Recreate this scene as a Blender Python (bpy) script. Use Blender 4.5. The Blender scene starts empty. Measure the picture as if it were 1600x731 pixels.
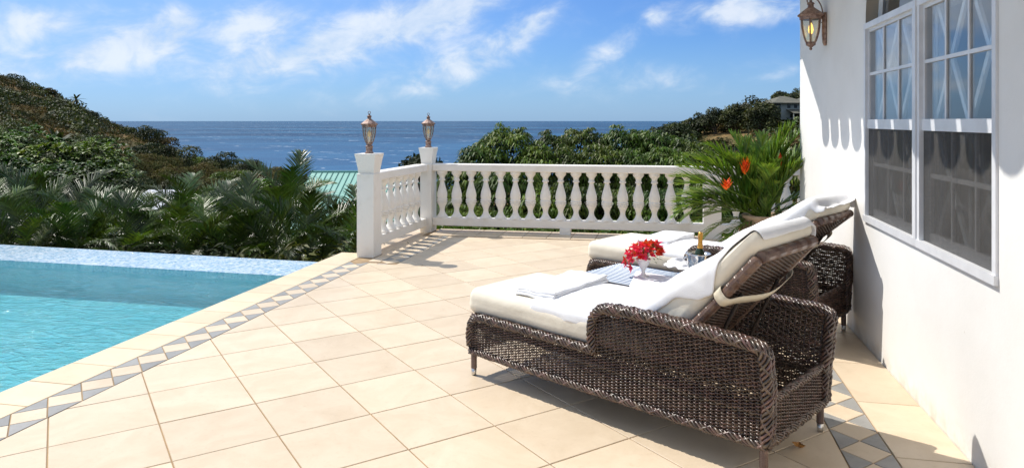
import bpy, bmesh, math, random
import numpy as np
from mathutils import Vector, noise as mnoise
random.seed(7)
rng = np.random.default_rng(11)
S = bpy.context.scene
C = S.collection
R = math.radians

# ------------------------------------------------------------------ camera
cam = bpy.data.cameras.new('camera'); camo = bpy.data.objects.new('camera', cam); C.objects.link(camo)
CAMZ = 1.62; YAW = R(12.1)
camo.location = (0, 0, CAMZ); camo.rotation_euler = (R(90), 0, YAW)
cam.sensor_width = 36; cam.lens = 24.75; cam.shift_y = -0.1103
cam.clip_start = 0.05; cam.clip_end = 200000
S.camera = camo

# ------------------------------------------------------------------ light
SUN_DIR = Vector((1.17, -0.42, -1.65)).normalized()      # direction the light travels
sun = bpy.data.lights.new('sun', 'SUN'); suno = bpy.data.objects.new('sun', sun); C.objects.link(suno)
sun.energy = 4.6; sun.angle = R(0.5); sun.color = (1.0, 0.95, 0.87)
suno.rotation_euler = SUN_DIR.to_track_quat('-Z', 'Y').to_euler()
EL = math.asin(-SUN_DIR.z); AZ = math.atan2(-SUN_DIR.x, -SUN_DIR.y)
S.view_settings.view_transform = 'Standard'; S.view_settings.look = 'None'
S.view_settings.exposure = 0.08; S.view_settings.gamma = 1.0
S.cycles.max_bounces = 8; S.cycles.transparent_max_bounces = 24
S.cycles.caustics_reflective = False; S.cycles.caustics_refractive = False


class NT:
    """small node-tree helper"""
    def __init__(s, nt): s.nt = nt; s.N = nt.nodes; s.L = nt.links
    def n(s, t, **k):
        nd = s.N.new(t)
        for a, b in k.items(): setattr(nd, a, b)
        return nd
    def link(s, a, b): s.L.new(a, b)
    def put(s, sock, v):
        if isinstance(v, bpy.types.NodeSocket): s.L.new(v, sock)
        else: sock.default_value = v
    def math(s, op, a, b=0.0, c=None, clamp=False):
        nd = s.n('ShaderNodeMath', operation=op, use_clamp=clamp)
        s.put(nd.inputs[0], a); s.put(nd.inputs[1], b)
        if c is not None: s.put(nd.inputs[2], c)
        return nd.outputs[0]
    def mix(s, f, a, b, mode='MIX'):
        nd = s.n('ShaderNodeMix', data_type='RGBA', blend_type=mode)
        s.put(nd.inputs[0], f)
        for i, v in ((6, a), (7, b)):
            if not isinstance(v, bpy.types.NodeSocket): v = (v[0], v[1], v[2], 1)
            s.put(nd.inputs[i], v)
        return nd.outputs[2]
    def noise(s, vec, scale, detail=4, rough=.55, dist=0.0):
        nd = s.n('ShaderNodeTexNoise'); nd.inputs['Scale'].default_value = scale
        nd.inputs['Detail'].default_value = detail; nd.inputs['Roughness'].default_value = rough
        nd.inputs['Distortion'].default_value = dist
        if vec is not None: s.L.new(vec, nd.inputs['Vector'])
        return nd.outputs['Fac']
    def ramp(s, f, p0, p1):
        nd = s.n('ShaderNodeMapRange', interpolation_type='SMOOTHSTEP'); s.put(nd.inputs[0], f)
        nd.inputs[1].default_value = p0; nd.inputs[2].default_value = p1
        return nd.outputs[0]
    def scale(s, vec, v):
        nd = s.n('ShaderNodeMapping'); s.L.new(vec, nd.inputs[0]); nd.inputs['Scale'].default_value = v
        return nd.outputs[0]


# ------------------------------------------------------------------ world: sky and clouds
W = bpy.data.worlds.new('World'); S.world = W; W.use_nodes = True
w = NT(W.node_tree); w.N.clear()
sky = w.n('ShaderNodeTexSky', sky_type='NISHITA'); sky.sun_disc = False
sky.sun_elevation = EL; sky.sun_rotation = AZ; sky.altitude = 60
sky.air_density = 1.0; sky.dust_density = 0.6; sky.ozone_density = 3.0
tc = w.n('ShaderNodeTexCoord'); sp = w.n('ShaderNodeSeparateXYZ'); w.link(tc.outputs['Generated'], sp.inputs[0])
az = w.math('MULTIPLY', w.math('ARCTAN2', sp.outputs[0], sp.outputs[1]), 180 / math.pi)
el = w.math('MULTIPLY', w.math('ARCSINE', sp.outputs[2]), 180 / math.pi)
cv = w.n('ShaderNodeCombineXYZ'); w.link(w.math('MULTIPLY', az, 0.62), cv.inputs[0]); w.link(w.math('ADD', el, w.math('MULTIPLY', az, -0.10)), cv.inputs[1])
n1 = w.noise(cv.outputs[0], 0.42, 9, .58, .35)
n2 = w.noise(cv.outputs[0], 0.13, 5, .5, .1)
def blob(px, py, rx, ry, tilt, amp):
    a0 = math.degrees(math.atan((px - 800) / 1100) - YAW); h = math.hypot(px - 800, 1100)
    e0 = math.degrees(math.atan((189 - py) / h)); k = 1 / (1100 / 57.3)
    da = w.math('SUBTRACT', az, a0); de = w.math('SUBTRACT', el, e0); t = R(tilt)
    p = w.math('ADD', w.math('MULTIPLY', da, math.cos(t) / (rx * k)), w.math('MULTIPLY', de, math.sin(t) / (rx * k)))
    q = w.math('ADD', w.math('MULTIPLY', da, -math.sin(t) / (ry * k)), w.math('MULTIPLY', de, math.cos(t) / (ry * k)))
    r2 = w.math('ADD', w.math('MULTIPLY', p, p), w.math('MULTIPLY', q, q))
    return w.math('MULTIPLY', w.math('EXPONENT', w.math('MULTIPLY', r2, -1.0)), amp)
BL = [(215, 65, 110, 26, 14, 1.0), (275, 35, 36, 30, 20, .9), (430, 30, 60, 26, 12, .9), (560, 55, 190, 34, 20, 1.1), (400, 92, 150, 34, 6, .55),
      (700, 25, 90, 30, 24, 1.0), (740, 90, 110, 26, 22, .9), (830, 40, 50, 18, 35, .95), (1190, 8, 125, 27, 4, 1.25), (1023, 27, 17, 10, 10, .9),
      (940, 88, 60, 20, 30, .7), (1010, 125, 150, 24, 4, .5), (80, 35, 60, 18, 15, .55), (60, 110, 100, 34, 8, .45), (640, 130, 160, 24, 10, .4),
      (1215, 118, 40, 8, 12, .5), (20, 20, 90, 40, 0, .4)]
tot = None
for b in BL:
    v = blob(*b); tot = v if tot is None else w.math('ADD', tot, v)
off = w.ramp(w.math('ABSOLUTE', w.math('ADD', az, 12.1)), 42, 70)          # outside the frame: cloud cover added to whiten the skylight
away = w.math('MULTIPLY', w.math('MULTIPLY', off, w.ramp(n2, .32, .6)), 1.0)
up = w.math('MULTIPLY', w.ramp(el, 11, 24), w.math('ADD', w.math('MULTIPLY', w.ramp(n2, .30, .55), .9), .35))  # unseen overhead cloud, added to brighten and neutralise the shaded sides
tot = w.math('ADD', tot, w.math('MAXIMUM', away, up))
dens = w.math('ADD', w.math('MULTIPLY', tot, 0.62), w.math('MULTIPLY', w.math('SUBTRACT', n1, .5), w.math('ADD', w.math('MULTIPLY', tot, 1.9), .45)))
cl = w.math('MULTIPLY', w.ramp(dens, .02, .82), .80)
haze = w.math('MULTIPLY', w.math('SUBTRACT', 1.0, w.ramp(el, 0.0, 7.5)), .45)
leftpale = w.math('MULTIPLY', w.math('SUBTRACT', 1.0, w.ramp(az, -44, 8)), .50)
hz = w.math('MAXIMUM', haze, leftpale)
skc = w.mix(1.0, sky.outputs[0], (.50, .80, 1.30), 'MULTIPLY')
skc = w.mix(hz, skc, (3.7, 5.9, 9.3))
shade = w.mix(w.ramp(n1, .40, .68), (6.2, 7.4, 9.0), (8.6, 9.1, 9.7))
skc = w.mix(cl, skc, shade)
bg = w.n('ShaderNodeBackground'); w.link(skc, bg.inputs[0]); bg.inputs[1].default_value = 0.1
wo = w.n('ShaderNodeOutputWorld'); w.link(bg.outputs[0], wo.inputs[0])


# ------------------------------------------------------------------ materials
MATS = {}
def mat(name, col, rough=.6, metal=0., col2=None, nscale=5., bump=0., bscale=40., spec=.5, stretch=None, island=0., coords='Object', emit=None, sss=0., n0=.35, n1_=.65, trans=0., bdist=.01, objr=0.):
    if name in MATS: return MATS[name]
    m = bpy.data.materials.new(name); m.use_nodes = True; t = NT(m.node_tree); t.N.clear()
    p = t.n('ShaderNodeBsdfPrincipled'); o = t.n('ShaderNodeOutputMaterial')
    p.inputs['Roughness'].default_value = rough; p.inputs['Metallic'].default_value = metal
    p.inputs['Specular IOR Level'].default_value = spec
    tcx = t.n('ShaderNodeTexCoord'); vec = tcx.outputs[coords]
    if coords == 'World':
        pass
    if stretch: vec = t.scale(vec, stretch)
    c = None
    if col2 is not None:
        c = t.mix(t.ramp(t.noise(vec, nscale, 5), n0, n1_), col, col2)
    if island:
        g = t.n('ShaderNodeNewGeometry'); hs = t.n('ShaderNodeHueSaturation')
        if c is None: hs.inputs['Color'].default_value = (*col, 1)
        else: t.link(c, hs.inputs['Color'])
        t.link(t.math('ADD', t.math('MULTIPLY', g.outputs['Random Per Island'], 2 * island), 1 - island), hs.inputs['Value'])
        t.link(t.math('ADD', t.math('MULTIPLY', t.math('FRACT', t.math('MULTIPLY', g.outputs['Random Per Island'], 7.3)), .05), .475), hs.inputs['Hue'])
        c = hs.outputs[0]
    if objr:
        oi = t.n('ShaderNodeObjectInfo'); hs2 = t.n('ShaderNodeHueSaturation'); t.link(c, hs2.inputs['Color']); t.link(t.math('ADD', t.math('MULTIPLY', oi.outputs['Random'], 2 * objr), 1 - objr), hs2.inputs['Value'])
        t.link(t.math('ADD', t.math('MULTIPLY', t.math('FRACT', t.math('MULTIPLY', oi.outputs['Random'], 9.7)), .05), .47), hs2.inputs['Hue']); c = hs2.outputs[0]
    if c is None: p.inputs['Base Color'].default_value = (*col, 1)
    else: t.link(c, p.inputs['Base Color'])
    if bump:
        b = t.n('ShaderNodeBump'); b.inputs['Strength'].default_value = bump; b.inputs['Distance'].default_value = bdist
        t.link(t.noise(vec, bscale, 4), b.inputs['Height']); t.link(b.outputs[0], p.inputs['Normal'])
    if emit: p.inputs['Emission Color'].default_value = (*emit[:3], 1); p.inputs['Emission Strength'].default_value = emit[3]
    if sss: p.inputs['Subsurface Weight'].default_value = sss; p.inputs['Subsurface Radius'].default_value = (.02, .02, .02)
    out = p.outputs[0]
    if trans:      # thin leaves let some light through
        tr = t.n('ShaderNodeBsdfTranslucent')
        if c is None: tr.inputs[0].default_value = (*col, 1)
        else: t.link(t.mix(1.0, c, (1.4, 1.5, .6), 'MULTIPLY'), tr.inputs[0])
        mx = t.n('ShaderNodeMixShader'); mx.inputs[0].default_value = trans
        t.link(p.outputs[0], mx.inputs[1]); t.link(tr.outputs[0], mx.inputs[2]); out = mx.outputs[0]
    t.link(out, o.inputs[0]); MATS[name] = m
    return m

def glassy(name, tint, ior, gloss_rough=.0, bump=None, glosscol=(1, 1, 1), minf=0., wav=None):
    """thin sheet: clear (tinted) where looked straight through, mirror-like at a slant"""
    m = bpy.data.materials.new(name); m.use_nodes = True; t = NT(m.node_tree); t.N.clear()
    tr = t.n('ShaderNodeBsdfTransparent'); tr.inputs[0].default_value = (*tint, 1)
    gl = t.n('ShaderNodeBsdfGlossy'); gl.inputs['Roughness'].default_value = gloss_rough; gl.inputs[0].default_value = (*glosscol, 1)
    fr = t.n('ShaderNodeLayerWeight'); r0 = max(minf, ((ior - 1) / (ior + 1)) ** 2)
    f = t.math('ADD', t.math('MULTIPLY', t.math('POWER', fr.outputs['Facing'], 5.0), 1 - r0), r0)
    if bump:
        tcx = t.n('ShaderNodeTexCoord'); b = t.n('ShaderNodeBump'); b.inputs['Strength'].default_value = bump[1]; b.inputs['Distance'].default_value = bump[2]
        h = t.noise(tcx.outputs['Object'], bump[0], 3, .5, .6)
        t.link(h, b.inputs['Height']); t.link(b.outputs[0], gl.inputs['Normal']); t.link(b.outputs[0], fr.inputs['Normal'])
    mx = t.n('ShaderNodeMixShader'); t.put(mx.inputs[0], f); t.link(tr.outputs[0], mx.inputs[1]); t.link(gl.outputs[0], mx.inputs[2])
    o = t.n('ShaderNodeOutputMaterial'); t.link(mx.outputs[0], o.inputs[0]); MATS[name] = m
    return m

def tile_mat(name, a, b, speck, rough=.45):
    m = bpy.data.materials.new(name); m.use_nodes = True; t = NT(m.node_tree); t.N.clear()
    p = t.n('ShaderNodeBsdfPrincipled'); o = t.n('ShaderNodeOutputMaterial'); tcx = t.n('ShaderNodeTexCoord'); oi = t.n('ShaderNodeObjectInfo')
    g = t.n('ShaderNodeNewGeometry')
    va = t.n('ShaderNodeVectorMath', operation='ADD'); t.link(g.outputs['Position'], va.inputs[0])
    cx = t.n('ShaderNodeCombineXYZ'); t.link(t.math('MULTIPLY', oi.outputs['Random'], 40.), cx.inputs[0]); t.link(cx.outputs[0], va.inputs[1])
    v = va.outputs[0]
    c = t.mix(t.ramp(t.noise(v, 3.2, 6, .62, .8), .30, .72), a, b)
    c = t.mix(t.math('MULTIPLY', t.ramp(t.noise(v, 26, 5, .7), .52, .78), .40), c, speck)
    c = t.mix(t.math('MULTIPLY', t.ramp(t.noise(v, 170, 2, .7), .60, .80), .28), c, (speck[0]*.6, speck[1]*.55, speck[2]*.5))
    hs = t.n('ShaderNodeHueSaturation'); t.link(c, hs.inputs['Color'])
    t.link(t.math('ADD', t.math('MULTIPLY', oi.outputs['Random'], .15), .90), hs.inputs['Value'])
    # faint dirt film over the terrace as a whole
    d = t.ramp(t.noise(g.outputs['Position'], .55, 6, .6, .5), .50, .82)
    c = t.mix(t.math('MULTIPLY', d, .22), hs.outputs[0], (.40, .31, .21))
    t.link(c, p.inputs['Base Color']); p.inputs['Roughness'].default_value = rough; p.inputs['Specular IOR Level'].default_value = .3
    bm = t.n('ShaderNodeBump'); bm.inputs['Strength'].default_value = .35; bm.inputs['Distance'].default_value = .002
    t.link(t.noise(v, 60, 5, .6), bm.inputs['Height']); t.link(bm.outputs[0], p.inputs['Normal'])
    t.link(p.outputs[0], o.inputs[0]); MATS[name] = m
    return m

M_TILE = tile_mat('cream_tile', (.70, .575, .425), (.625, .50, .355), (.52, .395, .26))
M_COPE = tile_mat('coping_stone', (.76, .62, .43), (.70, .56, .38), (.60, .46, .30))
M_GREY = tile_mat('grey_tile', (.28, .275, .262), (.35, .34, .32), (.15, .145, .14), .5)
M_GROUT = mat('tan_grout', (.40, .275, .15), .95, col2=(.28, .195, .115), nscale=3)
M_WHITE = mat('white_masonry_paint', (.85, .81, .745), .62, col2=(.74, .69, .60), nscale=3.5, bump=.3, bscale=45, spec=.3, n0=.48, n1_=.78)
def wall_mat():
    m = bpy.data.materials.new('white_wall_paint'); m.use_nodes = True; t = NT(m.node_tree); t.N.clear()
    p = t.n('ShaderNodeBsdfPrincipled'); o = t.n('ShaderNodeOutputMaterial'); tcx = t.n('ShaderNodeTexCoord'); v = tcx.outputs['Object']
    c = t.mix(t.ramp(t.noise(v, 1.1, 6, .6), .35, .75), (.83, .82, .795), (.76, .745, .715))
    c = t.mix(t.math('MULTIPLY', t.ramp(t.noise(v, 14, 3, .6), .73, .80), .55), c, (.50, .45, .38))
    sx = t.n('ShaderNodeSeparateXYZ'); t.link(v, sx.inputs[0])
    foot = t.math('MULTIPLY', t.math('SUBTRACT', 1., t.ramp(sx.outputs[2], 0.0, .17)), t.ramp(t.noise(v, 5, 5, .65), .35, .7))
    c = t.mix(t.math('MULTIPLY', foot, .55), c, (.56, .46, .33))
    t.link(c, p.inputs['Base Color']); p.inputs['Roughness'].default_value = .7; p.inputs['Specular IOR Level'].default_value = .25
    b = t.n('ShaderNodeBump'); b.inputs['Strength'].default_value = .35; b.inputs['Distance'].default_value = .006
    t.link(t.math('ADD', t.noise(v, 6, 5, .5), t.math('MULTIPLY', t.noise(v, 60, 4, .7), .30)), b.inputs['Height']); t.link(b.outputs[0], p.inputs['Normal'])
    t.link(p.outputs[0], o.inputs[0]); return m
M_WALL = wall_mat()
M_VINYL = mat('white_window_frame', (.74, .75, .77), .35, spec=.5, col2=(.66, .67, .69), nscale=6)
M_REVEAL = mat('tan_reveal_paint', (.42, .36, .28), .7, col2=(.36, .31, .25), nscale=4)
M_WICK = mat('brown_wicker', (.050, .028, .020), .30, col2=(.115, .070, .050), nscale=22, spec=.75, island=.45)
M_WICKD = mat('dark_wicker_core', (.035, .024, .018), .6)
M_WRAP = mat('wrapped_wicker', (.090, .048, .033), .32, col2=(.17, .105, .077), nscale=12, spec=.6, stretch=(1, 1, 1))
M_FABRIC = mat('cream_cushion_fabric', (.80, .74, .62), .9, spec=.15, bump=.45, bscale=11, col2=(.76, .70, .58), nscale=6, bdist=.012)
M_TOWEL = mat('white_terry_towel', (.86, .86, .87), .98, spec=.1, bump=.7, bscale=300, col2=(.82, .82, .84), nscale=8, bdist=.004)
M_NAPKIN = mat('white_table_linen', (.84, .84, .86), .9, spec=.15, bump=.2, bscale=200)
M_STEEL = mat('brushed_steel', (.62, .60, .57), .28, metal=1.)
M_CHROME = mat('polished_silver', (.78, .77, .75), .08, metal=1.)
M_COPPER = mat('weathered_copper', (.20, .115, .085), .55, metal=.25, col2=(.34, .235, .19), nscale=30, bump=.3, bscale=90, n0=.4, n1_=.62)
M_LAMPGLASS = glassy('amber_lamp_glass', (.95, .91, .80), 1.5, .25, minf=.16)
M_BULB = mat('pale_candle_bulb', (.80, .62, .30), .3)
M_FLAME = mat('lit_candle_bulb', (.9, .6, .2), .4, emit=(1.0, .62, .13, 2.2))
M_GLASS = glassy('window_glass', (.90, .93, .95), 1.52, .0, minf=.07)
M_CRYSTAL = glassy('clear_crystal', (.93, .95, .96), 1.5, .02, minf=.12)
M_TABLE = mat('slat_sky_reflection', (.085, .15, .25), .30, spec=.35)  # blue of the reflected sky is painted into the slat colour
M_GOLD = mat('gold_foil', (.72, .36, .07), .28, metal=.8, bump=.6, bscale=120)
M_BOTTLE = mat('green_bottle', (.02, .04, .015), .1)
M_CERAMIC = mat('white_ceramic', (.82, .80, .77), .25, spec=.6)
M_POT = mat('weathered_terracotta', (.46, .34, .23), .8, col2=(.30, .205, .13), nscale=9, bump=.5, bscale=30)
M_SOIL = mat('dark_soil', (.03, .022, .015), .95)
M_LEAF = mat('glossy_palm_leaf', (.026, .055, .010), .36, col2=(.070, .110, .018), nscale=1.3, spec=.45, island=.40, trans=.14, objr=.35)
M_LEAF2 = mat('yellow_green_palm_leaf', (.105, .155, .020), .36, col2=(.06, .115, .014), nscale=2, spec=.5, island=.3, trans=.22)
M_POTLEAF = mat('potted_palm_leaf', (.060, .140, .022), .38, col2=(.17, .26, .032), nscale=3, spec=.5, island=.35, trans=.22)
M_STEM = mat('palm_stem', (.10, .085, .03), .6, col2=(.05, .05, .02), nscale=6)
M_MANGO = mat('mango_leaf', (.026, .062, .008), .50, col2=(.13, .20, .020), nscale=.55, objr=.22, spec=.22, island=.45, trans=.20, coords='Object')
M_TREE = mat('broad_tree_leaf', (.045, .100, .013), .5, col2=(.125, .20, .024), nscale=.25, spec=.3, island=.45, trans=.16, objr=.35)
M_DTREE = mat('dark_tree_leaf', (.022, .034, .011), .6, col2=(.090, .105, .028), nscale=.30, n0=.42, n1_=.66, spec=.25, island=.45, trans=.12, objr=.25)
M_SCRUB = mat('dry_scrub_leaf', (.034, .038, .013), .8, col2=(.20, .135, .058), nscale=.11, spec=.15, island=.45, trans=.10, n0=.42, n1_=.66)
M_DRY = mat('dry_grass_scrub', (.16, .12, .055), .85, col2=(.085, .090, .030), nscale=.25, spec=.1, island=.4, trans=.12)
M_BARK = mat('grey_brown_bark', (.10, .075, .05), .9, col2=(.05, .04, .03), nscale=8, bump=.5, bscale=15)
M_TEAL = mat('teal_metal_roof', (.22, .46, .38), .38, col2=(.27, .52, .43), nscale=.8, spec=.5)
M_TEALD = mat('teal_roof_seam', (.10, .25, .20), .4)
M_ZINC = mat('white_corrugated_roof', (.68, .68, .70), .4)
M_HROOF = mat('grey_green_shingle', (.10, .10, .075), .8, col2=(.14, .13, .10), nscale=1)
M_HWALL = mat('pale_house_wall', (.32, .36, .33), .8, col2=(.27, .30, .28), nscale=1)
M_DARK = mat('dark_window', (.02, .03, .04), .15)
M_RED = mat('red_bougainvillea', (.72, .025, .02), .6, col2=(.80, .10, .03), nscale=40, trans=.25, island=.2)
M_PINK = mat('pink_bougainvillea', (.74, .03, .10), .6, col2=(.85, .10, .22), nscale=40, trans=.25, island=.2)
M_ORANGE = mat('orange_heliconia', (.85, .17, .01), .45, col2=(.80, .05, .01), nscale=30, trans=.2)
M_MAROON = mat('maroon_bract', (.22, .03, .015), .5)
M_PLASTER = mat('interior_plaster', (.42, .37, .31), .9)
M_CURTAIN = mat('pale_curtain', (.60, .62, .66), .9, col2=(.5, .52, .58), nscale=3)
M_CREAM = mat('cream_strap', (.70, .62, .47), .85, bump=.2, bscale=300)
M_DRYLEAF = mat('dry_leaf', (.42, .20, .05), .7)

# ------------------------------------------------------------------ mesh helpers
class MB:
    def __init__(s): s.V = []; s.Q = []; s.T = []; s.P = []; s.n = 0
    def add(s, V, F):
        V = np.asarray(V, float).reshape(-1, 3)
        if isinstance(F, np.ndarray):
            (s.Q if F.shape[1] == 4 else s.T).append(F + s.n)
        else:
            q = [f for f in F if len(f) == 4]; t = [f for f in F if len(f) == 3]
            if q: s.Q.append(np.array(q) + s.n)
            if t: s.T.append(np.array(t) + s.n)
            s.P += [[i + s.n for i in f] for f in F if len(f) > 4]
        s.V.append(V); s.n += len(V); return s
    def box(s, x0, x1, y0, y1, z0, z1):
        V = [(x0, y0, z0), (x1, y0, z0), (x1, y1, z0), (x0, y1, z0), (x0, y0, z1), (x1, y0, z1), (x1, y1, z1), (x0, y1, z1)]
        return s.add(V, [(0, 3, 2, 1), (4, 5, 6, 7), (0, 1, 5, 4), (1, 2, 6, 5), (2, 3, 7, 6), (3, 0, 4, 7)])
    def bbox(s, x0, x1, y0, y1, z0, z1, b):
        """box with chamfered edges"""
        V = []; 
        for z, i in ((z0, b), (z0 + b, 0), (z1 - b, 0), (z1, b)):
            V += [(x0 + i, y0 + i, z), (x1 - i, y0 + i, z), (x1 - i, y1 - i, z), (x0 + i, y1 - i, z)]
        F = [(3, 2, 1, 0), (12, 13, 14, 15)]
        for k in range(3):
            for j in range(4): F.append((k*4 + j, k*4 + (j+1) % 4, k*4 + 4 + (j+1) % 4, k*4 + 4 + j))
        return s.add(V, F)
    def prism(s, poly, z0, z1, ch=0.0):
        """vertical prism over a convex polygon with a chamfered top"""
        n = len(poly); c = np.mean(poly, axis=0); P = np.array(poly)
        d = c - P; L = np.linalg.norm(d, axis=1, keepdims=True) + 1e-9; Pi = P + d / L * min(ch * 1.4, .3 * L.min())
        V = [(*p, z0) for p in P] + [(*p, z1 - ch) for p in P]; F = []
        for j in range(n): F.append((j, (j+1) % n, n + (j+1) % n, n + j))
        if ch > 0:
            V += [(*p, z1) for p in Pi]
            for j in range(n): F.append((n + j, n + (j+1) % n, 2*n + (j+1) % n, 2*n + j))
            F.append(tuple(range(2*n, 3*n)))
        else: F.append(tuple(range(n, 2*n)))
        return s.add(V, F)
    def tube(s, pts, r, n=8, caps=True):
        pts = np.asarray(pts, float); m = len(pts); r = np.broadcast_to(np.asarray(r, float), (m,))
        T = np.gradient(pts, axis=0); T /= np.linalg.norm(T, axis=1, keepdims=True) + 1e-12
        ref = np.array([0, 0, 1.]) if abs(T[0, 2]) < .9 else np.array([1., 0, 0])
        A = np.cross(T[0], ref); A /= np.linalg.norm(A); rings = []
        for i in range(m):
            A = A - T[i] * np.dot(A, T[i]); A /= np.linalg.norm(A) + 1e-12; B = np.cross(T[i], A)
            th = np.arange(n) * 2 * math.pi / n
            rings.append(pts[i] + r[i] * (np.cos(th)[:, None] * A + np.sin(th)[:, None] * B))
        V = np.concatenate(rings); i = np.arange(m - 1)[:, None] * n; j = np.arange(n)[None]
        F = np.stack([i + j, i + (j + 1) % n, i + n + (j + 1) % n, i + n + j], -1).reshape(-1, 4)
        base = s.n; s.add(V, F)
        if caps: s.P.append([base + k for k in range(n)][::-1]); s.P.append([base + (m-1)*n + k for k in range(n)])
        return s
    def lathe(s, prof, c=(0, 0, 0), n=20, rot=0.0):
        prof = np.array(prof, float); th = np.arange(n) * 2 * math.pi / n + rot
        V = np.stack([prof[:, 0, None] * np.cos(th) + c[0], prof[:, 0, None] * np.sin(th) + c[1], np.repeat(prof[:, 1, None], n, 1) + c[2]], -1).reshape(-1, 3)
        i = np.arange(len(prof) - 1)[:, None] * n; j = np.arange(n)[None]
        F = np.stack([i + j, i + (j + 1) % n, i + n + (j + 1) % n, i + n + j], -1).reshape(-1, 4)
        return s.add(V, F)
    def mesh(s, name, m, smooth=False, merge=False):
        me = bpy.data.meshes.new(name); V = np.concatenate(s.V)
        loops = []; starts = []; tot = []; pos = 0
        for arr, k in ((s.Q, 4), (s.T, 3)):
            if arr:
                a = np.concatenate(arr); loops.append(a.ravel()); starts.append(pos + np.arange(len(a)) * k); tot.append(np.full(len(a), k)); pos += a.size
        for p in s.P: loops.append(np.array(p)); starts.append(np.array([pos])); tot.append(np.array([len(p)])); pos += len(p)
        L = np.concatenate(loops).astype(np.int32)
        me.vertices.add(len(V)); me.vertices.foreach_set('co', V.astype(np.float32).ravel())
        me.loops.add(len(L)); me.loops.foreach_set('vertex_index', L)
        st = np.concatenate(starts).astype(np.int32); me.polygons.add(len(st)); me.polygons.foreach_set('loop_start', st)
        me.polygons.foreach_set('loop_total', np.concatenate(tot).astype(np.int32))
        me.update(calc_edges=True); me.validate()
        if merge:
            b = bmesh.new(); b.from_mesh(me); bmesh.ops.remove_doubles(b, verts=b.verts, dist=merge if merge is not True else 1e-5)
            bmesh.ops.recalc_face_normals(b, faces=b.faces); b.to_mesh(me); b.free()
        me.polygons.foreach_set('use_smooth', [bool(smooth)] * len(me.polygons))
        me.materials.append(m); return me
    def build(s, name, m, parent=None, smooth=False, merge=False):
        return link(name, s.mesh(name, m, smooth, merge), parent)

def link(name, me, parent=None, loc=None, rot=None):
    o = bpy.data.objects.new(name, me); C.objects.link(o)
    if parent is not None: o.parent = parent
    if loc is not None: o.location = loc
    if rot is not None: o.rotation_euler = rot
    return o
def tag(o, label=None, cat=None, group=None, kind=None):
    if label: o['label'] = label
    if cat: o['category'] = cat
    if group: o['group'] = group
    if kind: o['kind'] = kind
    return o
def thing(name, label, cat, loc=(0, 0, 0), rz=0, group=None):
    o = bpy.data.objects.new(name, None); C.objects.link(o); o.location = loc; o.rotation_euler = (0, 0, rz); o.empty_display_size = .2
    return tag(o, label, cat, group)
def copy_tree(o, parent=None):
    c = o.copy(); C.objects.link(c); c.parent = parent
    for ch in list(o.children): copy_tree(ch, c)
    return c

def at(px, py, d):
    """world point that lies d metres in front of the camera in the direction of photo pixel px, py"""
    x = (px - 800) / 1100 * d; c, s_ = math.cos(YAW), math.sin(YAW)
    return (x * c - d * s_, x * s_ + d * c, CAMZ - (py - 189) / 1100 * d)
def gnd(px, d): p = at(px, 189, d); return p[0], p[1]

def smooth_path(pts, k=6):
    P = [np.array(p, float) for p in pts]; P = [2*P[0] - P[1]] + P + [2*P[-1] - P[-2]]; out = []
    for i in range(1, len(P) - 2):
        a, b, c, d = P[i-1], P[i], P[i+1], P[i+2]
        for t in np.linspace(0, 1, k, endpoint=False):
            out.append(.5 * ((2*b) + (c - a)*t + (2*a - 5*b + 4*c - d)*t*t + (3*b - a - 3*c + d)*t**3))
    out.append(P[-2]); return np.array(out)
def resample(P, step):
    P = np.asarray(P, float); L = np.concatenate([[0], np.cumsum(np.linalg.norm(np.diff(P, axis=0), axis=1))])
    n = max(2, int(round(L[-1] / step)) + 1); t = np.linspace(0, L[-1], n)
    return np.stack([np.interp(t, L, P[:, k]) for k in range(P.shape[1])], 1)

# ================================================================== SETTING: terrain, sea
def lerp(x, tab):
    return float(np.interp(x, [a for a, b in tab], [b for a, b in tab]))
SKY_L = [(-900, -60), (-400, 20), (-150, 70), (0, 122), (40, 138), (75, 152), (110, 165), (150, 187), (200, 205), (235, 222), (262, 246), (285, 262), (320, 268), (420, 272), (520, 292), (560, 300), (720, 305),
         (900, 290), (985, 232), (1020, 220), (1060, 204), (1100, 194), (1130, 187), (1165, 183), (1190, 181), (1250, 166), (1400, 140), (1700, 90), (2600, 0)]
SEA = -42.0
def crest_d(px):
    return lerp(px, [(-400, 210), (0, 250), (285, 230), (420, 150), (600, 120), (900, 130), (1000, 190), (1250, 205), (1700, 180)])
def terrain_z(px, d):
    dc = crest_d(px); zc = CAMZ - (lerp(px, SKY_L) - 189) / 1100 * dc
    z0 = -3.2
    low = lerp(px, [(-300, -7), (150, -12), (300, -15), (600, -17), (900, -18), (1050, -14), (1300, -10)])
    if d < 20: z = z0 + (-5.0 - z0) * max(0, (d - 9) / 11)
    elif d < 70: t = (d - 20) / 50; z = -5.0 + (low + 5.0) * (t * t * (3 - 2 * t))
    elif d < dc: t = (d - 70) / (dc - 70); z = low + (zc - low) * (t ** .85)
    else: z = zc - (d - dc) * .38 - ((d - dc) * .045) ** 2
    if 30 < d < dc + 60: z += mnoise.noise(Vector((px * .012, d * .03, 1.))) * 1.6 * min(1, (d - 30) / 40) * (0.35 if d > dc * .93 else 1)
    return z
mb = MB(); pxs = np.tan(np.linspace(-1.25, 1.10, 190)) * 1100 + 800; ds = np.concatenate([np.linspace(1.0, 30, 16), np.linspace(34, 270, 70), [290, 320, 360, 400, 440]])
V = []
for d in ds:
    for px in pxs:
        x, y = gnd(px, d)
        V.append((x, y, terrain_z(px, d) if d > 6 else -3.3))
nx = len(pxs); i = np.arange(len(ds) - 1)[:, None] * nx; j = np.arange(nx - 1)[None]
F = np.stack([i + j, i + j + 1, i + nx + j + 1, i + nx + j], -1).reshape(-1, 4)
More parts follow.
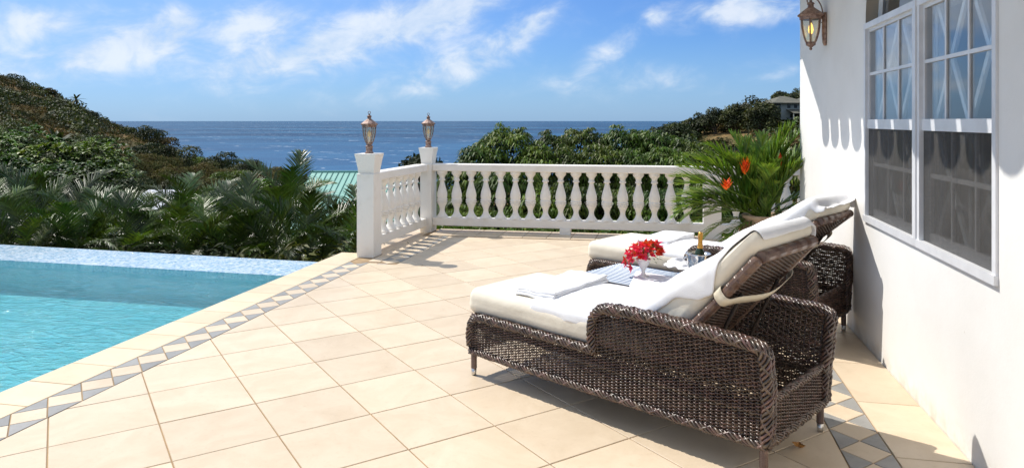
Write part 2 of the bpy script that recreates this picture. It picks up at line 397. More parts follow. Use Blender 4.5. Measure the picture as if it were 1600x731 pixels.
mb.add(V, F)
def ground_mat():
    m = bpy.data.materials.new('dry_hillside'); m.use_nodes = True; t = NT(m.node_tree); t.N.clear()
    p = t.n('ShaderNodeBsdfPrincipled'); o = t.n('ShaderNodeOutputMaterial'); g = t.n('ShaderNodeNewGeometry'); v = g.outputs['Position']
    c = t.mix(t.ramp(t.noise(v, .035, 6, .6, .4), .40, .62), (.075, .065, .026), (.26, .165, .075))
    c = t.mix(t.ramp(t.noise(v, .4, 5, .7), .4, .7), c, (.10, .085, .035))
    ln = t.n('ShaderNodeVectorMath', operation='LENGTH'); t.link(v, ln.inputs[0])
    c = t.mix(t.ramp(ln.outputs[1], 45, 110), (.028, .034, .014), c)
    t.link(c, p.inputs['Base Color']); p.inputs['Roughness'].default_value = .95; p.inputs['Specular IOR Level'].default_value = .1
    t.link(p.outputs[0], o.inputs[0]); return m
tag(mb.build('hillside', ground_mat(), smooth=True), kind='structure')
# flat ground under and behind the house, garden level
tag(MB().box(-30, 30, -30, -.2, -4.2, -3.4).build('garden_ground', M_SOIL), kind='structure')

def sea_mat():
    m = bpy.data.materials.new('sea_water'); m.use_nodes = True; t = NT(m.node_tree); t.N.clear()
    g = t.n('ShaderNodeNewGeometry'); v = g.outputs['Position']
    sw = t.scale(v, (.35, 1.0, 1.0))
    ln = t.n('ShaderNodeVectorMath', operation='LENGTH'); t.link(v, ln.inputs[0]); dist = ln.outputs[1]
    c = t.mix(t.ramp(t.noise(sw, .0016, 6, .65), .40, .62), (.009, .050, .112), (.030, .125, .225))
    c = t.mix(t.ramp(t.noise(sw, .02, 6, .8), .42, .58), t.mix(1.0, c, (.50, .56, .66), 'MULTIPLY'), c)
    near = t.math('SUBTRACT', 1.0, t.ramp(dist, 500, 2600))
    c = t.mix(t.math('MULTIPLY', near, .55), c, (.035, .125, .26))
    # broken white caps
    cap = t.math('MULTIPLY', t.ramp(t.noise(t.scale(v, (.5, 1.2, 1)), .040, 3, .75), .640, .67), t.ramp(t.noise(v, .006, 3, .6), .40, .56))
    capf = t.math('MULTIPLY', t.ramp(t.noise(t.scale(v, (.4, 1.0, 1)), .011, 3, .7), .655, .69), t.ramp(dist, 1500, 3500))
    cap = t.math('MAXIMUM', cap, t.math('MULTIPLY', capf, .6))
    c = t.mix(t.math('MULTIPLY', cap, .75), c, (.75, .80, .86))
    p = t.n('ShaderNodeBsdfPrincipled'); t.link(c, p.inputs['Base Color']); p.inputs['Roughness'].default_value = .42; p.inputs['Specular IOR Level'].default_value = .17; p.inputs['IOR'].default_value = 1.33
    b = t.n('ShaderNodeBump'); b.inputs['Strength'].default_value = 1.; b.inputs['Distance'].default_value = 3.
    t.link(t.math('ADD', t.noise(sw, .06, 5, .65), t.noise(sw, .012, 3, .5)), b.inputs['Height']); t.link(b.outputs[0], p.inputs['Normal'])
    o = t.n('ShaderNodeOutputMaterial'); t.link(p.outputs[0], o.inputs[0]); return m
mb = MB(); Rr = [0, 300, 1000, 4000, 15000, 90000]; nth = 64; V = [(0, 0, SEA)]
for r in Rr[1:]:
    for k in range(nth): V.append((r * math.cos(k*2*math.pi/nth), r * math.sin(k*2*math.pi/nth), SEA))
F = [(0, 1 + k, 1 + (k+1) % nth) for k in range(nth)]
for q in range(len(Rr) - 2):
    a = 1 + q * nth
    for k in range(nth): F.append((a + k, a + nth + k, a + nth + (k+1) % nth, a + (k+1) % nth))
mb.add(V, F); tag(mb.build('sea', sea_mat()), kind='structure')

# ================================================================== TERRACE
COPE_L, BAND_L0, BAND_L1 = -3.875, -3.53, -3.29
BAND_R0, BAND_R1, WALLX = .855, 1.095, 1.435
ROT = math.tan(R(2.0))
def railY(x): return 9.835 + (x + 3.258) * ROT      # front face of the back railing

terr = thing('terrace', None, None)
for k in ('label', 'category'):
    if k in terr: del terr[k]
terr['kind'] = 'structure'
mb = MB()
P = [(-3.80, -3), (WALLX + .1, -3), (WALLX + .1, 10.25), (-3.62, 10.10), (-3.66, 8.02), (-3.86, 8.02)]
mb.prism(P, -3.5, -.006); mb.build('grout_bed', M_GROUT, terr)

def clip(poly, a, b, c):      # keep a*x+b*y<=c
    out = []; n = len(poly)
    for k in range(n):
        p, q = poly[k], poly[(k+1) % n]; fp, fq = a*p[0]+b*p[1]-c, a*q[0]+b*q[1]-c
        if fp <= 0: out.append(p)
        if (fp < 0 < fq) or (fq < 0 < fp):
            t = fp / (fp - fq); out.append((p[0]+(q[0]-p[0])*t, p[1]+(q[1]-p[1])*t))
    return out
def area(p): return abs(sum(p[k][0]*p[(k+1) % len(p)][1]-p[(k+1) % len(p)][0]*p[k][1] for k in range(len(p)))) / 2 if len(p) > 2 else 0
def dedupe(p):
    o = []
    for q in p:
        if not o or (abs(q[0]-o[-1][0]) + abs(q[1]-o[-1][1])) > 1e-4: o.append(q)
    if len(o) > 1 and (abs(o[0][0]-o[-1][0]) + abs(o[0][1]-o[-1][1])) < 1e-4: o.pop()
    return o
J = .0035
FULL = {}
def put_piece(name, poly, m, key=None, z=0.0):
    """one piece of paving, its own object; equal pieces share their mesh"""
    c = np.mean(poly, axis=0); loc = [(p[0]-c[0], p[1]-c[1]) for p in poly]
    z += random.uniform(-.0006, .0006)
    if key and key in FULL: me = FULL[key]
    else:
        me = MB().prism(loc, -.010, 0, .0022).mesh(name, m)
        if key: FULL[key] = me
    return link(name, me, terr, (c[0], c[1], z))
T = .4994; O = np.array([-2.993, 3.646]); e1 = np.array([math.cos(R(45)), math.sin(R(45))]); e2 = np.array([-e1[1], e1[0]])
XL = -2.945; YJ = 7.49; YB = lambda x: railY(x) - .36
for i in range(-8, 22):
    for j in range(-14, 16):
        c0 = O + (i + .5) * T * e1 + (j + .5) * T * e2; h = T / 2 - J
        sq = [tuple(c0 + a*h*e1 + b*h*e2) for a, b in ((-1, -1), (1, -1), (1, 1), (-1, 1))]
        if c0[1] < 1.2 or abs(c0[0]) > 5: continue
        p = clip(sq, -1, 0, -(BAND_L1 + J)); p = clip(p, 1, 0, BAND_R0 - J)
        p = clip(p, -ROT, 1, 9.835 + 3.258 * ROT - .36 - J)
        if area(p) < .0015: continue
        lo = clip(p, 0, 1, YJ - J); hi = clip(clip(p, 0, -1, -(YJ + J)), -1, 0, -(XL + J))
        if p and min(q[0] for q in p) < XL and max(q[1] for q in p) > YJ: parts = [lo, hi]
        else: parts = [p]
        for p in parts:
            p = dedupe(p)
            if area(p) < .0012: continue
            full = abs(area(p) - (2*h)**2) < 1e-4
            put_piece('floor_tile', p, M_TILE, 'full' if full else None)
# checker bands: cream diamonds with grey triangles on both sides
def band(x0, x1, y0, n, off):
    w_ = x1 - x0; c = (x0 + x1) / 2; g = .0045
    for k in range(n):
        yc = y0 + k * w_
        put_piece('border_diamond', [(c, yc - w_/2 + g), (x1 - g, yc), (c, yc + w_/2 - g), (x0 + g, yc)], M_TILE, 'dia')
        for s_, xe in ((-1, x0), (1, x1)):
            yb = yc + w_/2
            pts = [(xe - s_ * J, yb - w_/2 + g*1.6), (xe - s_ * J, yb + w_/2 - g*1.6), (c + s_ * g, yb)]
            if s_ > 0: pts = pts[::1]
            put_piece('border_triangle', pts if s_ > 0 else pts[::-1], M_GREY, 'tri%d' % s_)
band(BAND_L0, BAND_L1, 1.55, 25, 0)
band(BAND_R0, BAND_R1, 3.985 - .24 * 10, 33, 0)
# the jog of the left band at the pillar: two diamonds across, then on along the railing
band(XL - .24, XL, YJ + .16, 9, 0)
put_piece('border_strip', [(BAND_L0 + .2, YJ + .13), (XL - .24 - J, YJ + .13), (XL - .24 - J, 9.45), (BAND_L0 + .2, 9.45)], M_TILE)
for a in (0, 1):
    xx = BAND_L1 + J + a * .115
    put_piece('border_strip', [(xx, YJ - .08), (xx + .11, YJ - .08), (xx + .11, YJ + .03), (xx, YJ + .03)], (M_TILE, M_GREY)[a])
# coping stones along the pool
ys = [8.06] + [7.67 - .3335 * k for k in range(0, 22)]
for a, b in zip(ys[1:], ys[:-1]):
    xa = COPE_L
    o = put_piece('coping_stone', [(xa, a + J), (BAND_L0 - J, a + J), (BAND_L0 - J, b - J), (xa, b - J)], M_COPE, 'cope' if b < 8 else None)
    MBx = None
# thick edge of the coping
# pale stone strip by the house wall
for k in range(-4, 9):
    a = 3.71 + .693 * k; put_piece('edge_tile', [(BAND_R1 + J, a + J), (WALLX - .004, a + J), (WALLX - .004, a + .693 - J), (BAND_R1 + J, a + .693 - J)], M_TILE, 'edge')
# curb stones along the back railing, a little raised
nk = 14
for k in range(nk):
    x0 = -3.24 + k * .334; p = [(x0 + J, railY(x0) - .355), (x0 + .334 - J, railY(x0 + .334) - .355), (x0 + .334 - J, railY(x0 + .334) + .22), (x0 + J, railY(x0) + .22)]
    put_piece('curb_stone', p, M_TILE, 'curb', z=.012)
for y0, y1 in ((8.06, 9.0), (9.0, 10.1)):
    put_piece('border_strip', [(-3.62, y0 + J), (-3.335, y0 + J), (-3.335, y1 - J), (-3.62, y1 - J)], M_TILE)

# ================================================================== POOL
pool = thing('swimming_pool', 'infinity swimming pool of turquoise water beside the tiled terrace', 'swimming pool')
WZ = -.052
M_BASIN = mat('turquoise_pool_plaster', (.22, .63, .68), .7, col2=(.17, .55, .62), nscale=1.2, coords='Object')
mb = MB()
# basin: floor and inner walls
bx0, bx1, by0, by1, bz = -14, -3.80, -4, 6.96, -.43
V = [(bx0, by0, bz), (bx1, by0, bz), (bx1, by1, bz), (bx0, by1 + .10, bz), (bx0, by0, -.03), (bx1, by0, -.03), (bx1, by1, -.07), (bx0, by1 + .10, -.07)]
mb.add(V, [(0, 1, 2, 3), (0, 4, 5, 1), (1, 5, 6, 2), (2, 6, 7, 3), (3, 7, 4, 0)])
mb.build('basin', M_BASIN, pool)
def pool_mat():
    m = bpy.data.materials.new('pool_water'); m.use_nodes = True; t = NT(m.node_tree); t.N.clear()
    tr = t.n('ShaderNodeBsdfTransparent'); tr.inputs[0].default_value = (.74, .95, .98, 1)
    gl = t.n('ShaderNodeBsdfGlossy'); gl.inputs['Roughness'].default_value = .04
    fr = t.n('ShaderNodeFresnel'); fr.inputs[0].default_value = 1.33
    tcx = t.n('ShaderNodeTexCoord'); b = t.n('ShaderNodeBump'); b.inputs['Strength'].default_value = .65; b.inputs['Distance'].default_value = .04
    v = t.scale(tcx.outputs['Object'], (1.0, 2.0, 1.0))
    h = t.math('ADD', t.noise(v, 4.6, 5, .6, 1.2), t.math('MULTIPLY', t.noise(v, 11, 3, .5, .8), .30))
    t.link(h, b.inputs['Height']); t.link(b.outputs[0], gl.inputs['Normal']); t.link(b.outputs[0], fr.inputs['Normal'])
    # a little light is scattered inside the water
    df = t.n('ShaderNodeBsdfDiffuse'); t.put(df.inputs[0], t.mix(t.ramp(h, .45, .85), (.10, .50, .60), (.30, .75, .82))); t.link(b.outputs[0], df.inputs['Normal'])
    m1 = t.n('ShaderNodeMixShader'); m1.inputs[0].default_value = .24; t.link(tr.outputs[0], m1.inputs[1]); t.link(df.outputs[0], m1.inputs[2])
    mx = t.n('ShaderNodeMixShader'); t.link(fr.outputs[0], mx.inputs[0]); t.link(m1.outputs[0], mx.inputs[1]); t.link(gl.outputs[0], mx.inputs[2])
    o = t.n('ShaderNodeOutputMaterial'); t.link(mx.outputs[0], o.inputs[0]); return m
mb = MB(); mb.add([(bx0, by0, WZ), (-3.84, by0, WZ), (-3.84, 6.90, WZ), (bx0, 7.09, WZ)], [(0, 1, 2, 3)])
tag(mb.build('water', pool_mat(), pool), kind='structure')
def mosaic_mat():
    m = bpy.data.materials.new('wet_glass_mosaic'); m.use_nodes = True; t = NT(m.node_tree); t.N.clear()
    p = t.n('ShaderNodeBsdfPrincipled'); o = t.n('ShaderNodeOutputMaterial'); tcx = t.n('ShaderNodeTexCoord'); v = tcx.outputs['Object']
    vo = t.n('ShaderNodeTexVoronoi', feature='F1', distance='CHEBYCHEV'); vo.inputs['Scale'].default_value = 38; vo.inputs['Randomness'].default_value = .15; t.link(v, vo.inputs['Vector'])
    wn = t.n('ShaderNodeTexWhiteNoise'); t.link(vo.outputs['Position'], wn.inputs['Vector'])
    c = t.mix(wn.outputs[0], (.24, .43, .60), (.62, .73, .81))
    c = t.mix(t.ramp(t.noise(v, 7, 5, .7, 1.5), .45, .75), c, (.80, .86, .90))
    t.link(c, p.inputs['Base Color']); p.inputs['Roughness'].default_value = .12; p.inputs['Specular IOR Level'].default_value = .6
    b = t.n('ShaderNodeBump'); b.inputs['Strength'].default_value = .8; b.inputs['Distance'].default_value = .02
    t.link(t.noise(v, 12, 4, .6, 1.), b.inputs['Height']); t.link(b.outputs[0], p.inputs['Normal'])
    t.link(p.outputs[0], o.inputs[0]); return m
mb = MB()
V = [(bx0, 7.09, -.12), (-3.86, 6.90, -.12), (-3.86, 6.90, -.046), (bx0, 7.09, -.046), (-3.86, 7.58, -.030), (bx0, 7.98, -.030), (-3.86, 7.66, -.06), (bx0, 8.07, -.06), (-3.86, 7.66, -3.4), (bx0, 8.07, -3.4)]
mb.add(V, [(0, 1, 2, 3), (3, 2, 4, 5), (5, 4, 6, 7), (7, 6, 8, 9)])
mb.build('weir_ledge', mosaic_mat(), pool)

# ================================================================== BALUSTRADE
BAL = [(.081, .205), (.082, .209), (.082, .226), (.074, .232), (.062, .246), (.046, .272), (.037, .300), (.035, .322), (.040, .350), (.052, .380), (.066, .405), (.073, .420), (.064, .426), (.064, .431), (.081, .436), (.081, .446), (.067, .452), (.067, .458), (.080, .464), (.079, .474), (.068, .482), (.072, .500), (.076, .525), (.074, .560), (.064, .605), (.049, .655), (.037, .700), (.031, .732), (.031, .740), (.046, .746), (.049, .755), (.045, .766), (.038, .774), (.038, .795), (.046, .815), (.060, .832), (.072, .846), (.076, .852), (.076, .888)]
bal_me = MB().lathe(BAL, n=20).mesh('baluster', M_WHITE, smooth=True)
def seg_box(mb, ax, ay, bx, by, half, z0, z1, b=.006):
    L = math.hypot(bx-ax, by-ay); ux, uy = (bx-ax)/L, (by-ay)/L; nx_, ny_ = -uy, ux
    t = MB().bbox(0, L, -half, half, z0, z1, b); V = np.concatenate(t.V)
    V2 = np.stack([ax + V[:, 0]*ux + V[:, 1]*nx_, ay + V[:, 0]*uy + V[:, 1]*ny_, V[:, 2]], 1)
    mb.V.append(V2); mb.Q += [q + mb.n for q in t.Q]; mb.n += len(V2)
RH = .075
back = thing('back_balustrade', 'long white balustrade along the back edge of the terrace, in front of the leafy tree', 'balustrade')
bxA, bxB = -3.298, 2.2
cy = lambda x: railY(x) + RH
mb = MB(); seg_box(mb, bxA, cy(bxA), bxB, cy(bxB), RH + .012, .888, .992, .010); mb.build('top_rail', M_WHITE, back)
mb = MB(); seg_box(mb, bxA, cy(bxA), bxB, cy(bxB), RH, .092, .207, .008); mb.build('bottom_rail', M_WHITE, back)
for xc, w_ in ((-1.355, .075), (2.1, .075)):
    mb = MB(); seg_box(mb, xc - w_, cy(xc - w_) - .012, xc + w_, cy(xc + w_) - .012, RH + .006, -.006, .095, .004); mb.build('support_block', M_WHITE, back)
post_x = (.545, .775)
mb = MB(); seg_box(mb, post_x[0], cy(post_x[0]), post_x[1], cy(post_x[1]), RH + .018, -.006, .887, .010); mb.build('post', M_WHITE, back)
bx = -3.175
while bx < 2.0:
    if not (post_x[0] - .07 < bx < post_x[1] + .07): link('baluster', bal_me, back, (bx, cy(bx), 0), (0, 0, random.uniform(0, .3)))
    bx += .2185
side = thing('side_balustrade', 'short white balustrade running from the pool corner pillar back to the corner post', 'balustrade')
sx = lambda y: -3.50 + (y - 7.93) * .035
mb = MB(); seg_box(mb, sx(8.05), 8.05, sx(9.76), 9.76, RH + .012, .886, .990, .010); mb.build('top_rail', M_WHITE, side)
mb = MB(); seg_box(mb, sx(8.05), 8.05, sx(9.76), 9.76, RH, .090, .205, .008); mb.build('bottom_rail', M_WHITE, side)
for k in range(7): link('baluster', bal_me, side, (sx(8.2 + k * .218), 8.2 + k * .218, -.001))

def pillar(name, label, x, y, w_, d_, cap):
    t = thing(name, label, 'pillar', (x, y, 0))
    MB().bbox(-w_/2, w_/2, -d_/2, d_/2, -.006, .992, .006).build('shaft', M_WHITE, t)
    mb = MB(); prof = [(.72*cap, .992), (.74*cap, 1.005), (.79*cap, 1.06), (.90*cap, 1.15), (.98*cap, 1.205), (cap, 1.212), (cap, 1.228), (.0, 1.229)]
    prof = [(r * 1.414, z) for r, z in prof]
    mb.lathe(prof, n=4, rot=math.pi/4); mb.build('flared_cap', M_WHITE, t)
    return t
pillar('balustrade_pillar', 'tall white pillar at the corner of the pool with flared cap under the nearer lantern', -3.458, 7.93, .212, .24, .132)
pillar('balustrade_pillar', 'white corner post with flared cap where the two balustrades meet', -3.385, 9.90, .17, .24, .112)

# ------------------------------------------------------------------ lanterns
def lantern_parts(t, z0, s=1.0, bulb=M_BULB, hang=False):
    """hexagonal lantern, glass urn from z0 up; s scales"""
    n = 6; rot = R(15)
    urn = [(.030, 0), (.048, .035), (.064, .085), (.074, .14), (.079, .205)]
    g = MB(); g.lathe([(r*s*.94, z0 + z*s) for r, z in urn], n=n, rot=rot); g.build('lamp_glass', M_LAMPGLASS, t)
    for k in range(n):
        a = rot + k * 2 * math.pi / n
        mb = MB(); mb.tube([(math.cos(a)*r*s, math.sin(a)*r*s, z0 + z*s) for r, z in urn], .0062*s, 6); mb.build('cage_rib', M_COPPER, t, smooth=True)
    mb = MB(); mb.lathe([(0, z0 - .012*s), (.036*s, z0 - .010*s), (.040*s, z0 + .010*s), (.030*s, z0 + .02*s), (0, z0 + .021*s)], n=12); mb.build('lower_collar', M_COPPER, t, smooth=True)
    zt = z0 + .205*s
    mb = MB(); mb.lathe([(.070*s, zt - .004), (.086*s, zt - .002), (.088*s, zt + .020*s), (.100*s, zt + .026*s), (.104*s, zt + .034*s), (.098*s, zt + .042*s), (.075*s, zt + .060*s), (.045*s, zt + .082*s), (.024*s, zt + .098*s), (.022*s, zt + .118*s), (.030*s, zt + .124*s), (.026*s, zt + .134*s), (.010*s, zt + .142*s), (.012*s, zt + .152*s), (0, zt + .158*s)], n=12, rot=rot)
    mb.build('roof', M_COPPER, t)
    th = np.linspace(0, 2*math.pi, 17); mb = MB(); rr = .016*s
    mb.tube([(rr*math.cos(a), 0, zt + .172*s + rr*math.sin(a)) for a in th], .0035*s, 6, caps=False); mb.build('ring', M_COPPER, t, smooth=True)
    mb = MB(); mb.tube([(0, 0, z0 + .01*s), (0, 0, z0 + .085*s)], .010*s, 8); mb.build('candle_tube', M_CERAMIC if not hang else M_BULB, t)
    mb = MB(); mb.lathe([(.010*s, z0 + .085*s), (.018*s, z0 + .10*s), (.021*s, z0 + .12*s), (.016*s, z0 + .150*s), (.005*s, z0 + .175*s), (0, z0 + .178*s)], n=12); mb.build('bulb', bulb, t, smooth=True)
def post_lantern(label, x, y, z):
    t = thing('pillar_lantern', label, 'lantern', (x, y, z), group='copper lanterns on the pillars')
    mb = MB(); mb.lathe([(0, 0), (.050, 0), (.052, .012), (.040, .02), (.040, .07), (.046, .078), (.046, .088), (.032, .098), (0, .104)], n=16); mb.build('base', M_COPPER, t, smooth=True)
    lantern_parts(t, .112, 1.0)
    return t
post_lantern('copper lantern on the tall pillar beside the pool', -3.458, 7.93, 1.2295)
post_lantern('copper lantern on the corner post where the balustrades meet', -3.385, 9.90, 1.2295)
wl = thing('wall_lantern', 'copper wall lantern with a lit candle bulb on the white house wall', 'lantern', (1.305, 6.78, 2.31))
lantern_parts(wl, 0, 1.10, M_FLAME, True)
mb = MB(); mb.lathe([(0, -.055), (.010, -.052), (.014, -.04), (.008, -.03), (.020, -.022), (.036, -.010), (.036, 0), (0, .002)], n=12); mb.build('finial', M_COPPER, wl, smooth=True)
mb = MB(); mb.lathe([(0, -.150), (.022, -.148), (.034, -.12), (.038, -.05), (.038, .05), (.034, .12), (.022, .148), (0, .150)], n=16)
V = np.concatenate(mb.V); V = np.stack([.128 + np.minimum(0, -V[:, 0]*0 - np.abs(V[:, 0])) * .0 - np.clip(V[:, 0], -1, 0)*-.9, V[:, 1], V[:, 2] + .135], 1); mb.V = [V]
mb.build('wall_plate', M_COPPER, wl, smooth=True)
mb = MB(); arc = smooth_path([(.11, 0, .20), (.098, 0, .30), (.075, 0, .37), (.035, 0, .415), (-.005, 0, .42), (-.030, 0, .40), (-.024, 0, .375), (-.004, 0, .375)], 6)
mb.tube(arc, .0058, 8); mb.build('hook_arm', M_COPPER, wl, smooth=True)
mb = MB(); mb.tube(smooth_path([(.11, 0, .215), (.095, .0, .235), (.10, 0, .205), (.088, 0, .19)], 5), .004, 6); mb.build('scroll', M_COPPER, wl, smooth=True)

# ================================================================== HOUSE
house = thing('house', 'white rendered villa wall with a tall divided window at the right of the terrace', 'house')
WY0, WY1, WZ0, WZ1 = 3.455, 5.525, .905, 2.315
HZ = 3.14; HE = 8.016; TH = .22
mb = MB(); x0, x1 = WALLX, WALLX + TH
def quad_y(y0, y1, z0, z1, x): return [(x, y0, z0), (x, y1, z0), (x, y1, z1), (x, y0, z1)]
for a in ((-3, WY0, -.006, HZ), (WY1, HE - .001, -.006, HZ), (WY0, WY1, -.006, WZ0)):
    mb.box(x0, x1, a[0], a[1], a[2], a[3])
yc = (WY0 + WY1) / 2; hw = (WY1 - WY0) / 2; AR = .80
ths = np.linspace(0, math.pi, 33); V = []; F = []
for k, t in enumerate(ths):
    y = yc + hw * math.cos(t); z = WZ1 + AR * hw * math.sin(t)
    V += [(x0, y, z), (x0, y, HZ), (x1, y, z), (x1, y, HZ)]
for k in range(32):
    a = 4 * k; F += [(a, a+4, a+5, a+1), (a+2, a+3, a+7, a+6), (a+1, a+5, a+7, a+3)]
mb.add(V, F)
# return wall at the far end, inner shell of the room
mb.box(x1, 7.0, HE - TH, HE, -.006, HZ)
mb.build('wall', M_WALL, house)
mb = MB(); V = []; F = []
for k, t in enumerate(ths):
    y = yc + hw * math.cos(t) * .9985; z = WZ1 + AR * hw * math.sin(t) * .9985; V += [(x0 + .001, y, z), (x1, y, z)]
for k in range(32): a = 2*k; F.append((a, a+1, a+3, a+2))
mb.add(V, F); mb.build('arch_reveal', M_REVEAL, house, smooth=True)
mb = MB(); mb.box(4.6, 4.7, -3, HE - TH, .3, HZ); mb.box(x1, 4.6, -3, HE - TH, -.006, .12); mb.box(x1, 4.6, 1.6, 1.7, .12, HZ); mb.build('room', M_PLASTER, house)
mb = MB(); mb.box(x1, 7.0, -3, HE, HZ + .004, HZ + .12); mb.build('ceiling_slab', M_PLASTER, house)
# soffit and eave with hanging barrel tiles
EX = WALLX - 1.15; EY = 7.40
mb = MB(); mb.prism([(EX + .08, -3), (x1, -3), (x1, 8.45), (EX + .53, 8.45), (EX + .53, EY), (EX + .08, EY)], HZ + .002, HZ + .10); mb.build('soffit', M_WHITE, house)
mb = MB()
V = [(EX + .02, -3, HZ + .11), (7.2, -3, HZ + 2.2), (7.2, 8.5, HZ + 2.2), (EX + .5, 8.5, HZ + .31), (EX + .5, EY, HZ + .31), (EX + .02, EY, HZ + .11)]
mb.add(V, [(0, 1, 2, 3), (0, 3, 4, 5)])
M_RTILE = mat('clay_roof_tile', (.30, .13, .08), .8, col2=(.22, .10, .07), nscale=4)
mb.build('roof', M_RTILE, house)
et = MB(); a = np.linspace(0, math.pi, 9); V = []; F = []
for xo in (-.10, .25):
    for rr in (.145, .125):
        for t in a: V.append((xo, rr * math.cos(t), .06 + xo * .2 - rr * .85 * math.sin(t)))
for k in range(8):
    F += [(k, k+1, 10+k-0, 9+k) if False else (k, k+1, 9+k+1, 9+k), (18+k, 18+k+1, k+1, k), (27+k, 9+k, 9+k+1, 27+k+1), (18+k, 27+k, 27+k+1, 18+k+1)]
et.add(V, F); eme = et.mesh('eave_tile', M_RTILE, smooth=True)
for k in range(26): link('eave_tile', eme, house, (EX + .02, EY - .16 - k * .345, HZ + .06))
# windows
def win_unit(y0, y1, lbl):
    o = bpy.data.objects.new('window', None); C.objects.link(o); o.parent = house; o['label'] = lbl; o.location = (WALLX, 0, 0)
    fx0, fx1 = -.012, .060; fw = .038
    mb = MB(); mb.box(fx0, fx1, y0 + .001, y0 + fw, WZ0 + .001, WZ1 - .001); mb.box(fx0, fx1, y1 - fw, y1 - .001, WZ0 + .001, WZ1 - .001); mb.box(fx0 - .002, -.001, y0 - .002, y1 + .002, WZ1 - fw, WZ1 + .003); mb.box(-.001, fx1, y0 + fw, y1 - fw, WZ1 - fw, WZ1 - .002); mb.box(fx0 - .008, -.001, y0 - .003, y1 + .003, WZ0 - .006, WZ0 + fw); mb.box(-.001, fx1 - .002, y0 + fw, y1 - fw, WZ0 + .001, WZ0 + fw - .001); mb.build('frame', M_VINYL, o)
    zi0, zi1 = WZ0 + fw, WZ1 - fw; yi0, yi1 = y0 + fw, y1 - fw; zm = 1.60
    # meeting rail
    mb = MB(); mb.box(.002, .058, yi0, yi1, zm - .035, zm + .030); mb.build('meeting_rail', M_VINYL, o)
    # upper sash
    mb = MB(); s = .022; mb.box(.010, .040, yi0, yi0 + s, zm + .03, zi1); mb.box(.010, .040, yi1 - s, yi1, zm + .03, zi1); mb.box(.010, .040, yi0 + s, yi1 - s, zi1 - s, zi1); mb.build('sash', M_VINYL, o)
    mz = zm + .03 + (zi1 - zm - .03) * .50
    cols = [yi0 + s + (yi1 - yi0 - 2*s) * k / 3 for k in range(4)]
    for k in (1, 2): MB().box(.014, .036, cols[k] - .010, cols[k] + .010, zm + .03, zi1 - s).build('muntin', M_VINYL, o)
    MB().box(.012, .038, yi0 + s, yi1 - s, mz - .010, mz + .010).build('muntin', M_VINYL, o)
    for k in range(3):
        for za, zb in ((zm + .03, mz - .010), (mz + .010, zi1 - s)):
            MB().box(.022, .026, cols[k] + (.010 if k else 0), cols[k+1] - (.010 if k < 2 else 0), za, zb).build('pane', M_GLASS, o)
    # lower sash behind the insect screen
    mb = MB(); mb.box(.040, .058, yi0, yi0 + s, zi0, zm - .035); mb.box(.040, .058, yi1 - s, yi1, zi0, zm - .035); mb.box(.040, .058, yi0 + s, yi1 - s, zi0, zi0 + .045); mb.build('lower_sash', M_VINYL, o)
    lz = zi0 + (zm - zi0) * .56
    for k in (1, 2): MB().box(.044, .056, cols[k] - .009, cols[k] + .009, zi0 + .045, zm - .035).build('muntin', M_VINYL, o)
    MB().box(.043, .057, yi0 + s, yi1 - s, lz - .012, lz + .012).build('muntin', M_VINYL, o)
    for k in range(3): MB().box(.060, .063, cols[k] + .01, cols[k+1] - .01, zi0 + .045, zm - .035).build('pane', M_GLASS, o)
    MB().box(.012, .0135, yi0, yi1, zi0, zm - .035).build('insect_screen', M_SCREEN, o)
    # crossed security bars inside
    g = MB(); gx = .080
    cell = (yi1 - yi0) / 2
    for q in range(2):
        ya, yb = yi0 + q * cell, yi0 + (q+1) * cell
        for za, zb in ((zi0, zm), (zm, zi1 + .05)):
            for (p, r) in (((ya, za), (yb, zb)), ((ya, zb), (yb, za))):
                g.tube([(gx, p[0], p[1]), (gx, r[0], r[1])], .016, 6)
        g.tube([(gx, yb, zi0), (gx, yb, zi1)], .010, 6)
    g.tube([(gx, yi0, zm), (gx, yi1, zm)], .011, 6)
    g.build('security_grille', M_CERAMIC, o)
    return o
def screen_mat():
    m = bpy.data.materials.new('insect_screen_mesh'); m.use_nodes = True; t = NT(m.node_tree); t.N.clear()
    tcx = t.n('ShaderNodeTexCoord'); v = tcx.outputs['Object']
    a = t.noise(t.scale(v, (1, 6, 120)), 3.0, 4, .6); b = t.noise(t.scale(v, (1, 120, 5)), 3.0, 4, .6)
    f = t.math('ADD', t.math('MULTIPLY', t.math('ADD', a, b), .35), .12)
    df = t.n('ShaderNodeBsdfDiffuse'); t.put(df.inputs[0], t.mix(t.ramp(t.math('ADD', a, b), .75, 1.3), (.085, .082, .078), (.14, .135, .13)))
    tr = t.n('ShaderNodeBsdfTransparent'); mx = t.n('ShaderNodeMixShader'); t.put(mx.inputs[0], f); t.link(tr.outputs[0], mx.inputs[1]); t.link(df.outputs[0], mx.inputs[2])
    o = t.n('ShaderNodeOutputMaterial'); t.link(mx.outputs[0], o.inputs[0]); return m
M_SCREEN = screen_mat()
win_unit(4.475, WY1, 'farther window unit of the pair'); win_unit(WY0, 4.435, 'nearer window unit of the pair')
mb = MB(); mb.box(WALLX - .020, WALLX + .06, 4.436, 4.474, WZ0 - .004, WZ1 + .002); mb.build('window_mullion', M_VINYL, house)
